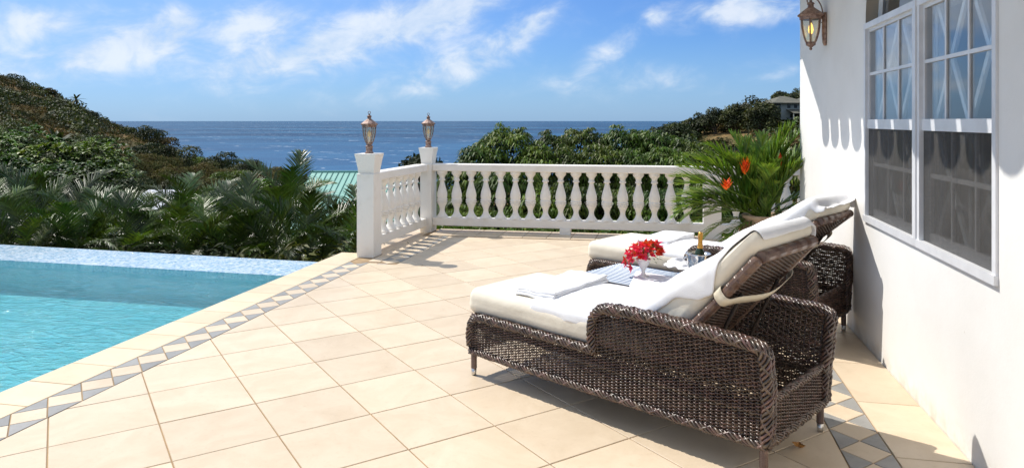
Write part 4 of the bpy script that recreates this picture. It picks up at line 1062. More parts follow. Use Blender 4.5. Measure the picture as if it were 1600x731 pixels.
# fallen leaf on the floor
lx, ly = loc1(1.99, .20); mb = MB()
for k in range(5): leaf_card(mb, (0, 0, .004 + .003*k), (math.cos(k*1.3), math.sin(k*1.3), .25), (0, 0, 1), .038, .026, droop=-.2, fold=.5)
dl = mb.build('dry_leaf', M_DRYLEAF); dl.location = (.655, 3.70, 0); tag(dl, 'curled orange brown dry leaf lying on the tiles by the near lounger leg', 'leaf')

# ================================================================== PALM FRONDS
def frond(name, L, nl, ll, lw, arch, m, droop=.9, spread=58, seed=0, stem=.16, twist=0., curl=0.3):
    """one feather leaf: rachis in the local xz plane starting at the origin along +z bending to +x"""
    rs = np.random.default_rng(seed); mb = MB(); n = 26; P = []; a = 0.; p = np.array([0., 0., 0.])
    for k in range(n + 1):
        f = k / n; ang = arch[0] + (arch[1] - arch[0]) * f ** 1.25
        P.append(p.copy()); p = p + np.array([math.sin(R(ang)), twist * f * .3, math.cos(R(ang))]) * L / n
    P = np.array(P); mb.tube(P, np.linspace(.010, .002, n + 1) * (L / 1.6) ** .5, 4, caps=False)
    for k in range(nl):
        f = stem + (1 - stem) * (k + .5) / nl; q = np.array([np.interp(f * n, range(n + 1), P[:, c]) for c in range(3)])
        i = min(n - 1, int(f * n)); tn = P[i+1] - P[i]; tn /= np.linalg.norm(tn); sd = np.array([0, 1., 0]); up = np.cross(tn, sd); up /= np.linalg.norm(up)
        up = -up if up[2] < 0 and abs(tn[2]) < .9 else up
        le = ll * (math.sin(math.pi * (.16 + .80 * (f - stem) / (1 - stem))) ** .7) * rs.uniform(.88, 1.1)
        for sg in (-1, 1):
            sp_ = R(spread * (1 - .55 * f) + rs.uniform(-6, 6)); dv = tn * math.cos(sp_) + sd * sg * math.sin(sp_) + up * rs.uniform(.12, .42); dv /= np.linalg.norm(dv)
            wv = np.cross(dv, up); wv /= np.linalg.norm(wv); V = []; pp = q.copy(); dd = dv.copy(); S_ = 4; dr = droop * rs.uniform(.7, 1.3)
            for s_ in range(S_ + 1):
                g = s_ / S_; wd = lw * (.45 + 1.1*g if g < .4 else .9 * (1 - g) / .6 + .04) 
                V += [pp - wv*wd/2 , pp + up * wd * .0, pp + wv*wd/2]
                dd = dd + np.array([0, 0, -1.]) * dr * .26 * (g + .25) ; dd /= np.linalg.norm(dd); pp = pp + dd * le / S_
                V[-2] = V[-2] - up * wd * .22
            F = []
            for s_ in range(S_):
                b_ = 3 * s_; F += [(b_, b_+3, b_+4, b_+1), (b_+1, b_+4, b_+5, b_+2)]
            mb.add(V, F)
    return mb.mesh(name, m, smooth=False)
FR = [frond('frond', 1.75, 42, .52, .034, (8, 96), M_LEAF, seed=1), frond('frond', 1.6, 40, .48, .032, (22, 118), M_LEAF, droop=1.2, seed=2), frond('frond', 1.9, 46, .54, .034, (5, 70), M_LEAF, droop=.6, seed=3),
      frond('frond', 1.5, 38, .46, .031, (40, 132), M_LEAF, droop=1.3, seed=4), frond('frond', 1.6, 40, .48, .032, (10, 88), M_LEAF2, seed=5)]
def palm(label, x, y, z, h, nf, s, seed, group, cat='palm'):
    rs = random.Random(seed); t = thing('palm_plant', label, cat, (x, y, z), rs.uniform(0, 6), group)
    for k in range(rs.choice((2, 3))):
        a = rs.uniform(0, 6); l = rs.uniform(.05, .22); P = smooth_path([(l*math.cos(a)*.3, l*math.sin(a)*.3, 0), (l*math.cos(a)*.7, l*math.sin(a)*.7, h*.5), (l*math.cos(a), l*math.sin(a), h)], 4)
        MB().tube(P, .045 * s, 7).build('trunk', M_STEM, t, smooth=True)
    for k in range(nf):
        f = (k + .5) / nf; me = rs.choice(FR[:4]) if rs.random() < .66 else FR[4]
        if f > .72: me = FR[2] if rs.random() < .8 else FR[4]
        o = link('frond', me, t, (rs.uniform(-.12, .12), rs.uniform(-.12, .12), h + rs.uniform(-.25, .1) * (1 if f > .3 else 3)))
        tilt = (1 - f) * 42 + rs.uniform(-8, 8); o.rotation_mode = 'XYZ'; o.rotation_euler = (rs.uniform(-.12, .12), R(tilt), k * 2.399 + rs.uniform(-.3, .3)); q = s * rs.uniform(.8, 1.12) * (.85 + .15*f); o.scale = (q, q, q)
    return t
def H(px, d): x, y = gnd(px, d); return x, y, terrain_z(px, d)
# (px of the stem, distance, px height of the crown heart, fronds, scale, label)
PALMS = [(-25, 11.0, 330, 12, 1.0, 'dark palm at the left end of the row beyond the pool'),
 (40, 10.4, 372, 11, .80, 'low arching palm beside the left end of the pool lip'), (62, 12.4, 318, 13, 1.0, 'palm with an upright spear of new leaves, left part of the row'),
 (118, 10.8, 366, 11, .85, 'palm with glossy arching fronds close to the pool lip, under the dark broad trees'), (165, 12.6, 335, 12, .95, 'dense palm behind the pool lip below the broad leaved trees'),
 (206, 10.6, 376, 10, .80, 'low palm fanning out over the pool lip, second of the low ones'), (240, 12.0, 338, 12, 1.0, 'palm in front of the white corrugated roof'),
 (292, 13.2, 292, 13, 1.05, 'tall palm between the white roof and the bright bushes'), (300, 10.6, 372, 11, .85, 'palm with reddish stems right above the pool lip'),
 (352, 11.4, 348, 12, .95, 'palm with pale curling fronds in the middle of the row'), (400, 12.6, 318, 13, 1.05, 'yellow green palm in the middle of the row, left of the tall one'),
 (428, 10.5, 375, 10, .8, 'low palm by the far corner of the pool lip'), (455, 13.4, 282, 13, 1.10, 'tallest palm, its fronds standing against the sea left of the teal roof'), (490, 11.2, 350, 12, .95, 'palm with a big arching frond, below the teal roof'),
 (540, 12.2, 322, 12, .95, 'dark palm right beside the white pillar'), (552, 9.7, 392, 9, .62, 'small young palm at the foot of the white pillar'), (610, 13.0, 352, 10, .95, 'palm behind the short balustrade'),
 (706, 13.0, 345, 10, .95, 'palm with broad green fronds behind the first balusters of the back balustrade'), (10, 14.6, 300, 10, 1.0, 'palm in the second row, far left'), (205, 15.0, 310, 11, 1.0, 'palm in the second row in front of the hillside scrub'),
 (370, 15.4, 300, 11, 1.0, 'palm in the second row below the green bushes'), (560, 15.0, 300, 10, .95, 'palm in the second row in front of the teal roof, half hidden by the pillar'), (-90, 12.5, 320, 9, 1.0, 'palm outside the left edge of the row'),
 (88, 13.6, 312, 10, 1.0, 'palm behind the one with the upright spear'), (145, 11.6, 352, 10, .9, 'palm between the two glossy low palms, left part of the row'), (270, 11.6, 352, 10, .95, 'palm in front of the right end of the white roof'),
 (325, 12.4, 322, 10, 1.0, 'palm beside the small white tank'), (376, 10.9, 362, 10, .85, 'low palm just left of the middle of the row, above the lip'), (425, 11.8, 338, 10, .95, 'palm in front of the yellow green one'),
 (515, 12.8, 330, 10, .95, 'palm in front of the lower edge of the teal roof'), (462, 10.7, 368, 9, .85, 'low palm near the end of the pool lip'), (655, 12.6, 372, 9, .9, 'palm behind the corner post')]
for k, (px, d, py, nf, s, lb) in enumerate(PALMS):
    x, y, z = H(px, d); s *= .80; top = at(px, min(py + (58 if py > 300 else 44) + (34 if 470 < px < 600 else 0) + (26 if 255 < px < 440 and py < 350 else 0) + (14 if px == 455 else 0), 402), d)[2]; palm(lb, x, y, z, top - z, nf + 2, s, 40 + k, 'palms beyond the pool')

# ================================================================== POTTED PALM
px_, py_ = 1.085, 8.12
pot = thing('plant_pot', 'weathered terracotta pot holding the palm and orange flowers in front of the back balustrade', 'plant pot', (px_, py_, 0))
MB().lathe([(0, 0), (.15, 0), (.17, .02), (.225, .12), (.262, .24), (.268, .34), (.250, .41), (.215, .455), (.198, .475), (.200, .490), (.232, .505), (.238, .530), (.226, .540), (.205, .535), (.190, .48), (.0, .47)], n=36).build('pot_body', M_POT, pot, smooth=True)
orn = MB()
for k in range(28):
    a = k * 2 * math.pi / 28; c, s_ = math.cos(a), math.sin(a)
    orn.tube([(c*.262, s_*.262, .375), (c*.262, s_*.262, .395), (c*.246, s_*.246, .425)], .010, 5)
orn.build('moulded_band', M_POT, pot, smooth=True)
pot.scale = (1, 1, 1.11)
pl = thing('potted_palm', 'lush palm arrangement with narrow arching leaves in the terracotta pot', 'palm', (px_, py_, .55))
PF_ = [frond('frond', 1.02, 34, .31, .030, (6, 60), M_POTLEAF, droop=.35, seed=11, spread=50), frond('frond', .95, 32, .30, .029, (35, 110), M_POTLEAF, droop=.9, seed=12, spread=55), frond('frond', .80, 32, .28, .022, (50, 125), M_POTLEAF, droop=1.0, seed=13, spread=52),
       frond('frond', 1.0, 36, .28, .030, (2, 34), M_POTLEAF, droop=.3, seed=14, spread=44)]
# (azimuth deg in world, tilt, mesh, scale)
for az_, ti, k, s in [(188, 30, 0, 1.05), (197, 40, 0, 1.05), (204, 22, 0, 1.0), (180, 36, 0, 1.0), (191, 50, 0, 1.0), (176, 20, 0, 1.0), (200, 54, 0, .95), (186, 14, 0, .95), (194, 62, 0, .8), (172, 48, 0, .95), (207, 34, 0, .95), (188, 22, 1, 1.0), (200, 6, 0, .95), (172, 34, 2, 1.0), (215, 30, 2, 1.0), (235, 24, 2, .95), (180, 10, 1, .82), (160, 12, 0, .85), (265, 30, 2, .85), (-10, 4, 0, 1.02), (-25, 14, 0, .95), (12, 8, 3, .98), (30, 16, 0, .9), (-45, 26, 1, .8), (-70, 22, 2, .8),
                      (90, 8, 3, .95), (120, 12, 0, .85), (60, 14, 0, .9), (-5, 20, 1, .74), (250, 10, 1, .72), (205, 40, 2, .85), (300, 18, 1, .72), (225, 10, 0, .62), (285, 6, 0, .60), (-35, 0, 3, .85), (195, -4, 3, .75), (330, 24, 2, .80), (-15, 28, 2, .85), (228, 46, 2, .95), (192, 16, 1, .98), (176, 26, 1, .9), (210, 14, 0, .8), (150, 20, 1, .7), (240, 16, 1, .85), (270, 20, 1, .8), (310, 26, 1, .75), (0, 12, 1, .95), (-15, -2, 3, 1.0), (5, 2, 3, 1.02), (20, 10, 0, .95), (-35, 12, 0, .9), (-55, 16, 1, .8), (75, 12, 3, .9), (220, -2, 3, .9), (100, 14, 3, .95), (140, 6, 3, .95), (183, 20, 0, .85), (255, 4, 3, .75), (345, 34, 1, .7)]:
    if 206 < az_ % 360 < 335: ti = min(ti, 5); s *= .82; k = (0, 3)[k % 2]
    o = link('frond', PF_[k], pl, (random.uniform(-.06, .06), random.uniform(-.06, .06), 0)); o.rotation_euler = (random.uniform(-.12, .12), R(ti), R(az_)); s *= 1.06; o.scale = (s, s, s)
for k in range(14):
    a = random.uniform(0, 6.28); MB().tube(smooth_path([(0, 0, -.02), (.06*math.cos(a), .06*math.sin(a), .15), (.12*math.cos(a), .12*math.sin(a), .28)], 4), .008, 6).build('stem', M_POTLEAF, pl, smooth=True)
def heliconia(x, y, z, s, az_, lean, lb):
    t = thing('heliconia_flower', lb, 'flower', (x, y, z), R(az_), 'orange flowers in the terracotta pot')
    rx_, ry_ = px_ - x, py_ - y; ca, sa = math.cos(-R(az_)), math.sin(-R(az_)); qx, qy = rx_*ca - ry_*sa, rx_*sa + ry_*ca
    MB().tube(smooth_path([(qx, qy, .55 - z), (qx*.75, qy*.75, (.55 - z)*.45), (qx*.2, qy*.2, (.55 - z)*.12), (0, 0, .01)], 5), .0055, 6).build('stem', M_POTLEAF, t, smooth=True)
    for k in range(6):
        sg = 1 if k % 2 else -1; b_ = MB(); z0_ = k * .018 * s; L = (.115 - .010*k) * s; ang = R(26 + lean - 3*k); V = []; F = []; n = 6
        for q in range(n):
            f = q / (n - 1); w_ = .020 * s * math.sin(math.pi * min(1, .12 + f)) ** .8 * (1 - f*.4) + .001; cx_ = sg * math.sin(ang) * L * f; cz = z0_ + math.cos(ang) * L * f + .012*f*f
            V += [(cx_, -w_, cz + w_*.5), (cx_ + sg*w_*.6, 0, cz - w_*.7), (cx_, w_, cz + w_*.5)]
        for q in range(n - 1): a = 3*q; F += [(a, a+1, a+4, a+3), (a+1, a+2, a+5, a+4)]
        b_.add(V, F); b_.build('bract', M_ORANGE, t, smooth=True)
def pp(px, py, d): return at(px, py, d)
for (px, py, d, s, az_, lean, lb) in [(1165, 272, 7.45, 1.15, 12, 4, 'largest orange flower, standing upright above the rail in the potted palm'), (1219, 262, 7.55, .95, 60, -6, 'slim orange flower at the right side of the potted palm'), (1136, 296, 7.35, .85, 30, 30, 'small orange flower leaning left in the potted palm')]:
    heliconia(*pp(px, py, d), s, az_, lean, lb)
mb = MB()
for k in range(26):
    x, y, z = pp(random.uniform(1158, 1186), random.uniform(284, 302), 7.85); leaf_card(mb, (x - px_, y - py_, z - .55), (random.uniform(-.5, .5), -.3, 1), (0, -1, .1), .09, .03)
mb.build('maroon_bracts', M_MAROON, pl)

# ================================================================== TREES, BUSHES
def shell_points(rs, lumps, n, inner=.55):
    """points and outward directions on a union of ellipsoid lumps (cx, cy, cz, rx, ry, rz)"""
    L = np.array(lumps, float); w_ = (L[:, 3] * L[:, 4] + L[:, 3] * L[:, 5]); k = rs.choice(len(L), n, p=w_ / w_.sum()); d = rs.normal(size=(n, 3)); d /= np.linalg.norm(d, axis=1, keepdims=True)
    d[:, 2] = np.where(d[:, 2] < -.35, -d[:, 2], d[:, 2]); r = inner + (1 - inner) * rs.random(n) ** .45
    for q in range(n):
        r[q] *= 1 + .30 * mnoise.noise(Vector((d[q, 0]*2.2 + k[q]*3.1, d[q, 1]*2.2, d[q, 2]*2.2 + k[q])))
    P = L[k, :3] + d * L[k, 3:] * r[:, None]; return P, d
def cards(mb, P, D, size, aspect, rs, droop=0., jit=.8):
    n = len(P); nr = D + rs.normal(size=(n, 3)) * .32; nr[:, 2] += .15; rd = rs.normal(size=(n, 3)); dv = np.cross(nr, rd); dv /= np.linalg.norm(dv, axis=1, keepdims=True) + 1e-9; dv = dv + D * .35; dv[:, 2] -= droop; dv /= np.linalg.norm(dv, axis=1, keepdims=True) + 1e-9
    sd = np.cross(dv, nr); sd /= np.linalg.norm(sd, axis=1, keepdims=True) + 1e-9; s = size * rs.uniform(.6, 1.35, n)[:, None]
    up = np.cross(sd, dv)
    V = np.stack([P, P + dv*s*.5 - sd*s*aspect*.5 + up*s*.06, P + dv*s - up*s*.10, P + dv*s*.5 + sd*s*aspect*.5 + up*s*.06], 1).reshape(-1, 3)
    i = np.arange(n)[:, None] * 4; mb.add(V, np.concatenate([i, i+1, i+2, i+3], 1))
def clumpy(rs, cx, cy, cz, rx, ry, rz, k, sub=.41, bottom=-.15):
    """lumps of unequal size scattered over a crown ellipsoid"""
    out = []
    for _ in range(k):
        d = rs.normal(size=3); d /= np.linalg.norm(d); d[2] = abs(d[2]) if d[2] < bottom else d[2]; q = rs.uniform(.45, .85); s = sub * rs.uniform(.6, 1.25)
        out.append((cx + d[0]*rx*q, cy + d[1]*ry*q, cz + d[2]*rz*q, rx*s, ry*s, rz*s*.9))
    return out
def tree(name, label, cat, base, top_z, rx, rz, m, n, leaf, aspect, seed, group=None, droop=0., k=14, lumps=None, inner=.6, trunk=True):
    rs = np.random.default_rng(seed); x, y, z = base; t = thing(name, label, cat, base, 0, group); cz = top_z - z - rz
    lp = lumps or clumpy(rs, 0, 0, cz, rx, rx, rz, k); mb = MB(); P, D = shell_points(rs, lp, n, inner); cards(mb, P, D, leaf, aspect, rs, droop); mb.build('crown', m, t)
    if trunk:
        tr = MB(); h = max(.5, cz); tr.tube(smooth_path([(0, 0, -.3), (.03*h, -.02*h, h*.5), (0, 0, h)], 5), np.linspace(.07, .035, 11) * max(1, rx*.9), 8)
        for q in lp[:7]:
            c = np.array(q[:3]); tr.tube(smooth_path([(0, 0, h*.55), tuple(c*[.5, .5, .8] + [0, 0, h*.08]), tuple(c)], 4), np.linspace(.035, .010, 9) * max(1, rx*.8), 5)
        tr.build('trunk', M_BARK, t, smooth=True)
    return t
def tuft_mesh(rs, P, D, Lr, wf, hang):
    mb = MB()
    for q in range(len(P)):
        m_ = rs.integers(8, 13); a = rs.uniform(0, 6.28) + np.arange(m_) * 2.4; e = rs.uniform(-.2, .55, m_); dv = np.stack([np.cos(a)*np.cos(e), np.sin(a)*np.cos(e), np.sin(e)], 1) * .75 + D[q] * .55
        dv /= np.linalg.norm(dv, axis=1, keepdims=True); L = rs.uniform(*Lr, m_)[:, None]; w_ = L * wf; sd = np.cross(dv, [0, 0, 1.]); sd /= np.linalg.norm(sd, axis=1, keepdims=True) + 1e-9
        p0 = np.repeat(P[q][None], m_, 0); p1 = p0 + dv * L * .5; p2 = p1 + (dv * .7 + np.array([0, 0, -hang])) * L * .55
        V = np.stack([p0, p1 - sd*w_*.7, p1 + sd*w_*.7, p2], 1).reshape(-1, 3); i = np.arange(m_)[:, None] * 4; mb.add(V, np.concatenate([i, i+1, i+3, i+2], 1))
    return mb
def broad(label, base, top, rx, rz, seed):
    rs = np.random.default_rng(seed); t = thing('broad_tree', label, 'tree', base, 0, 'trees on the slope beyond the palms'); cz = top - base[2] - rz
    lp = clumpy(rs, 0, 0, cz, rx, rx, rz, 11, sub=.46); P, D = shell_points(rs, lp, 750, .86); tuft_mesh(rs, P, D, (.34, .62), .20, .55).build('crown', M_TREE, t)
    ic = MB(); P, D = shell_points(rs, [(a, b, c, r1*.8, r2*.8, r3*.8) for a, b, c, r1, r2, r3 in lp], 2600, .7); cards(ic, P, D, .26, .5, rs, .3); ic.build('inner_leaves', M_DTREE, t)  # darker leaf colour in the core stands in for shade inside the crown
    tr = MB(); h = max(.6, cz); tr.tube(smooth_path([(0, 0, -.3), (.05*h, 0, h*.5), (0, 0, h)], 5), np.linspace(.22, .12, 11), 8)
    for q in lp[:7]: tr.tube(smooth_path([(0, 0, h*.5), (q[0]*.5, q[1]*.5, q[2]*.8), q[:3]], 4), np.linspace(.10, .03, 9), 5)
    tr.build('trunk', M_BARK, t, smooth=True)
# mango trees behind the back railing: drooping tufts of long leaves
def mango(label, domes, d0, basepx, seed, n):
    rs = np.random.default_rng(seed); bx_, by_, bz_ = H(basepx, d0); t = thing('mango_tree', label, 'tree', (bx_, by_, bz_), 0, 'leafy trees behind the back balustrade'); lp = []
    for px, py, rpx, dd in domes:
        r = rpx / 1100 * dd; c = at(px, py, dd); lp.append((c[0] - bx_, c[1] - by_, c[2] - r*.95 - bz_, r, r, r * .95))
    P, D = shell_points(rs, lp, n, .80); mb = MB()
    for q in range(len(P)):      # each tuft: a whorl of lance leaves hanging from a twig end
        m_ = rs.integers(8, 13); a = rs.uniform(0, 6.28) + np.arange(m_) * 2.4; e = rs.uniform(-.2, .55, m_); dv = np.stack([np.cos(a)*np.cos(e), np.sin(a)*np.cos(e), np.sin(e)], 1) * .75 + D[q] * .55
        dv /= np.linalg.norm(dv, axis=1, keepdims=True); L = rs.uniform(.13, .27, m_)[:, None]; w_ = L * .115; sd = np.cross(dv, [0, 0, 1.]); sd /= np.linalg.norm(sd, axis=1, keepdims=True) + 1e-9
        p0 = np.repeat(P[q][None], m_, 0); p1 = p0 + dv * L * .5; p2 = p1 + (dv * .7 + np.array([0, 0, -1.05])) * L * .55
        V = np.stack([p0, p1 - sd*w_*.7, p1 + sd*w_*.7, p2], 1); V = V.reshape(-1, 3); i = np.arange(m_)[:, None] * 4; mb.add(V, np.concatenate([i, i+1, i+3, i+2], 1))
    mb.build('crown', M_MANGO, t)
    ic = MB()
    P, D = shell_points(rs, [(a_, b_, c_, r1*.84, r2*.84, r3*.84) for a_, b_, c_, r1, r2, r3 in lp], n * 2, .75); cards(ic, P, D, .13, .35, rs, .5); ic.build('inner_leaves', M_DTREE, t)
    tr = MB(); h = max(1., lp[0][2]); tr.tube(smooth_path([(0, 0, -.3), (.1, 0, h*.4), (0, .05, h*.75)], 5), np.linspace(.17, .10, 11), 9)
    for q in lp: tr.tube(smooth_path([(0, 0, h*.5), (q[0]*.5, q[1]*.5, q[2]*.75), q[:3]], 4), np.linspace(.08, .02, 9), 6)
    tr.build('trunk', M_BARK, t, smooth=True)
mango('leafy tree with bright rounded top, leftmost of the green mass behind the rail', [(790, 204, 48, 15.5), (752, 232, 42, 15), (838, 232, 40, 15), (720, 262, 36, 14.5), (790, 262, 62, 14), (735, 325, 50, 13.2), (800, 330, 55, 13), (700, 300, 34, 14), (845, 300, 50, 13.4)], 14.6, 785, 1, 1700)
mango('leafy tree with dark rounded tops in the middle of the green mass behind the rail', [(862, 212, 36, 16), (912, 205, 44, 16.5), (880, 236, 44, 15), (935, 235, 42, 15), (900, 290, 70, 13.6), (960, 300, 60, 13.6), (870, 345, 55, 13), (940, 350, 55, 13)], 15.2, 905, 2, 1700)
mango('leafy tree with several small domes right of the middle of the green mass', [(970, 206, 44, 16.5), (1022, 207, 46, 16.5), (985, 240, 42, 15), (1040, 238, 44, 15), (1010, 295, 70, 13.6), (1070, 300, 60, 13.4), (1000, 350, 55, 13)], 15.2, 1005, 3, 1700)
mango('lower leafy tree at the right end of the green mass, behind the potted palm', [(1078, 226, 46, 16), (1125, 240, 44, 16), (1170, 250, 44, 16), (1210, 256, 40, 16), (1120, 290, 60, 14), (1180, 300, 60, 14), (1075, 350, 50, 13), (1140, 355, 55, 13)], 15.4, 1110, 4, 1700)
tree('garden_shrub', 'dark bush showing just above the rail between the two pillars', 'bush', H(655, 20), at(655, 244, 20)[2], .9, .8, M_DTREE, 1500, .16, .5, 77)
# hedge low behind the railing, seen under the bottom rail
hd = MB(); rs_ = np.random.default_rng(3); lp = [(-3.4 + k*.45, 11.2 + .15*math.sin(k*2.1), -.55 - .1*(k % 3), .55, .55, .55 + .1*(k % 2)) for k in range(14)]
P, D = shell_points(rs_, lp, 5200, .6); cards(hd, P, D, .11, .4, rs_, .1)
tag(hd.build('hedge', M_TREE), 'low green hedge seen through the gap under the back balustrade', 'hedge', kind='stuff')
hd = MB(); lp = [(-11 + k*.55, 8.9 + .2*math.sin(k*1.7) + max(0, (-5 - (-11 + k*.55)))*.12, -1.0, .6, .6, .85) for k in range(16)]
P, D = shell_points(rs_, lp, 6000, .6); cards(hd, P, D, .16, .35, rs_, .2)
tag(hd.build('undergrowth', M_DTREE), 'dark undergrowth below the palms beyond the pool lip', 'undergrowth', kind='stuff')

# broad trees on the left slope
BT = [(22, 44, 208, 4.2, 4.6, 'broad_tree', 'round bright green tree at the left edge below the hill'), (92, 43, 236, 3.8, 3.6, 'broad_tree', 'dense tree left of the middle, below the spiky plant'), (112, 55, 210, 4.6, 4.4, 'dark_tree', 'dark rounded tree on the slope behind the spiky plant'),
      (135, 46, 236, 3.2, 3.3, 'broad_tree', 'green leafy tree to the right of the spiky plant'), (52, 36, 250, 3.2, 3.4, 'broad_tree', 'bright leafy tree in front of the slope at the far left'), (140, 34, 262, 2.6, 2.8, 'broad_tree', 'leafy tree just above the palms, left part'),
      (-45, 38, 215, 4.2, 4.5, 'broad_tree', 'leafy tree cut by the left edge of the picture'), (10, 70, 182, 5.5, 5.0, 'dark_tree', 'dark tree high on the slope at the far left'), (85, 30, 285, 2.3, 2.4, 'dark_tree', 'dark tree between palms and broad trees at the left'),
      (30, 28, 290, 2.2, 2.4, 'dark_tree', 'small dark tree above the palms at the far left'), (170, 30, 285, 2.0, 2.2, 'dark_tree', 'dark tree above the palms, below the dry bushes'),
      (298, 110, 238, 3.6, 3.2, 'dark_tree', 'green tree at the foot of the hill where the sea begins'), (320, 118, 243, 3.4, 2.8, 'broad_tree', 'bright green tree standing against the sea, left of the round one'), (346, 112, 245, 3.4, 3.0, 'dark_tree', 'round dark tree standing against the sea'),
      (375, 105, 253, 3.6, 2.6, 'dark_tree', 'low tree against the sea, right of the round one'), (400, 96, 255, 3.4, 2.4, 'dark_tree', 'brown green tree against the sea near the tall palm'), (330, 85, 262, 3.4, 2.8, 'dry_tree', 'olive brown bushy tree below the shoreline trees'), (365, 80, 264, 3.2, 2.6, 'broad_tree', 'olive green bushy tree between shoreline trees and palms'),
      (430, 78, 262, 2.8, 2.4, 'dry_tree', 'yellow green bush left of the teal roof'), (285, 76, 262, 3.0, 2.6, 'dry_tree', 'dry bushy tree at the foot of the brown slope'), (250, 70, 262, 2.6, 2.2, 'dry_tree', 'dry bushy tree above the white roof'), (300, 52, 278, 2.4, 2.2, 'dark_tree', 'dark bush above the palms, right of the white roof'),
      (395, 50, 280, 2.4, 2.2, 'broad_tree', 'green bush above the palms, left of the tallest palm'), (345, 46, 284, 2.2, 2.0, 'dry_tree', 'yellowish bush above the palms'), (450, 48, 278, 2.2, 2.0, 'dark_tree', 'dark bush behind the tallest palm'), (215, 50, 276, 2.4, 2.0, 'dark_tree', 'dark bush left of the white roof'),
      (180, 78, 246, 3.2, 2.4, 'dry_tree', 'straw coloured bush at the foot of the dry slope, left one'), (212, 84, 240, 3.4, 2.4, 'dry_tree', 'straw coloured bush in the middle of the dry slope'), (238, 88, 238, 3.0, 2.2, 'dry_tree', 'brownish bush near the end of the dry slope')]
for k, (px, d, py, rx, rz, kd, lb) in enumerate(BT):
    m = {'broad_tree': M_TREE, 'dark_tree': M_DTREE, 'dry_tree': M_DRY}[kd]; b = H(px, d); top = at(px, py, d)[2]; lf_ = {0: .17, 1: .30}[int(d > 60)] if kd != 'dry_tree' else .26
    b = (b[0], b[1], min(b[2], top - rz * 1.7))
    if kd == 'broad_tree' and d < 60: broad(lb, b, top, rx, rz, 900 + k); continue
    tree(kd, lb, 'tree', b, top, rx, rz, m, 9000 if d < 60 else 5200, lf_, .5, 200 + k, 'trees on the slope beyond the palms', k=12, inner=.84)
for k, (px, d, py, rx, lb) in enumerate([(236, 214, 198, 5.0, 'large dark bush right of the dry grass patch'), (254, 212, 213, 4.6, 'dark bush near the seaward foot of the left ridge'), (266, 204, 231, 4.0, 'dark bush where the left ridge meets the sea'),
        (22, 242, 116, 4.5, 'dark tree on the skyline at the upper left'), (72, 236, 138, 3.6, 'tree on the skyline right of the upper left one'), (140, 226, 176, 3.8, 'round bush on the ridge line right of the lone palm'), (55, 196, 168, 5.0, 'dark bush high on the brown slope'),
        (104, 188, 186, 5.2, 'big dark bush in the middle of the brown slope'), (168, 214, 194, 3.8, 'bush on the ridge above the dry grass'), (30, 160, 176, 4.6, 'olive bush on the slope at the far left'), (126, 150, 206, 4.8, 'wide dark bush below the dry grass, left side'),
        (222, 150, 226, 4.0, 'dark bush below the dry grass, right side'), (196, 226, 196, 3.0, 'small dark bush crowning the ridge above the dry grass'), (8, 205, 148, 4.8, 'dark bush at the far left under the skyline')]):
    top = at(px, py, d)[2]; b = H(px, d); b = (b[0], b[1], min(b[2], top - rx * 1.3)); tree('hill_bush', lb, 'bush', b, top, rx, rx * .72, (M_DTREE, M_SCRUB, M_DTREE)[k % 3], 1900, .52, .55, 600 + k, 'bushes on the left hill', k=12, inner=.8)
# spiky agave like plant and the lone palm on the ridge
def spiky(label, px, py, d, s, nf, seed):
    x, y, z = at(px, py, d); t = thing('spiky_palm', label, 'palm', (x, y, z)); rs = random.Random(seed)
    for k in range(nf):
        mb = MB(); a = k * 2.399; e = R(rs.uniform(-35, 75)); L = s * rs.uniform(.8, 1.1); c, s_ = math.cos(a), math.sin(a); P = [(c*math.cos(e)*L*f, s_*math.cos(e)*L*f, math.sin(e)*L*f - .30*L*f*f) for f in (0, .35, .7, 1)]
        w_ = [.05*s, .10*s, .07*s, .01*s]; V = []
        for p, ww in zip(P, w_): V += [(p[0] + s_*ww, p[1] - c*ww, p[2]), (p[0], p[1], p[2] - ww*.3), (p[0] - s_*ww, p[1] + c*ww, p[2])]
        F = []
        for q in range(3): b_ = 3*q; F += [(b_, b_+3, b_+4, b_+1), (b_+1, b_+4, b_+5, b_+2)]
        mb.add(V, F); mb.build('leaf_blade', M_DTREE, t)
    gz = terrain_z(px, d); MB().tube([(0, 0, gz - z - 1), (.02, 0, 0)], .09 * s ** .5, 7).build('trunk', M_BARK, t)
spiky('spiky dark rosette plant among the round trees on the left slope', 90, 226, 46, 1.7, 30, 5)
spiky('lone small palm sticking up from the ridge of the left hill', 119, 155, 210, 3.0, 16, 6)

# scrub cover on both hills, thousands of bushes that read as one mass
def scrub(label, pr, n, seed, m, szr, dr, leaf, keep=None):
    rs = np.random.default_rng(seed); mb = MB()
    for _ in range(n):
        px = rs.uniform(*pr); dmax = crest_d(px) + 6; d = dr[0] + (dmax - dr[0]) * rs.random() ** .75
        nz = mnoise.noise(Vector((px * .016, d * .035, seed * .7)))
        if keep is not None and nz < keep: continue
        if ((px - 205) / 75) ** 2 + ((d - 175) / 62) ** 2 < 1 and rs.random() < .78: continue      # the open dry grass patch
        if ((px - 1150) / 60) ** 2 + ((d - 118) / 16) ** 2 < 1 and rs.random() < .85: continue
        x, y = gnd(px, d); z = terrain_z(px, d); s = rs.uniform(*szr) * (.7 + .9 * max(0, nz + .3)); k = int(26 + 24 * s / szr[1]); lp = [(x, y, z + s*.35, s, s, s*.75), (x + s*.5, y + s*.2, z + s*.3, s*.6, s*.6, s*.5)]
        P, D = shell_points(rs, lp, k, .6); cards(mb, P, D, leaf * s ** .5, .6, rs, 0.)
    return tag(mb.build('hillside_scrub', m), label, 'scrub', kind='stuff')
scrub('dark evergreen scrub covering the left hillside', (-250, 300), 1900, 5, M_DTREE, (.9, 2.3), (60, 0), .50, .02)
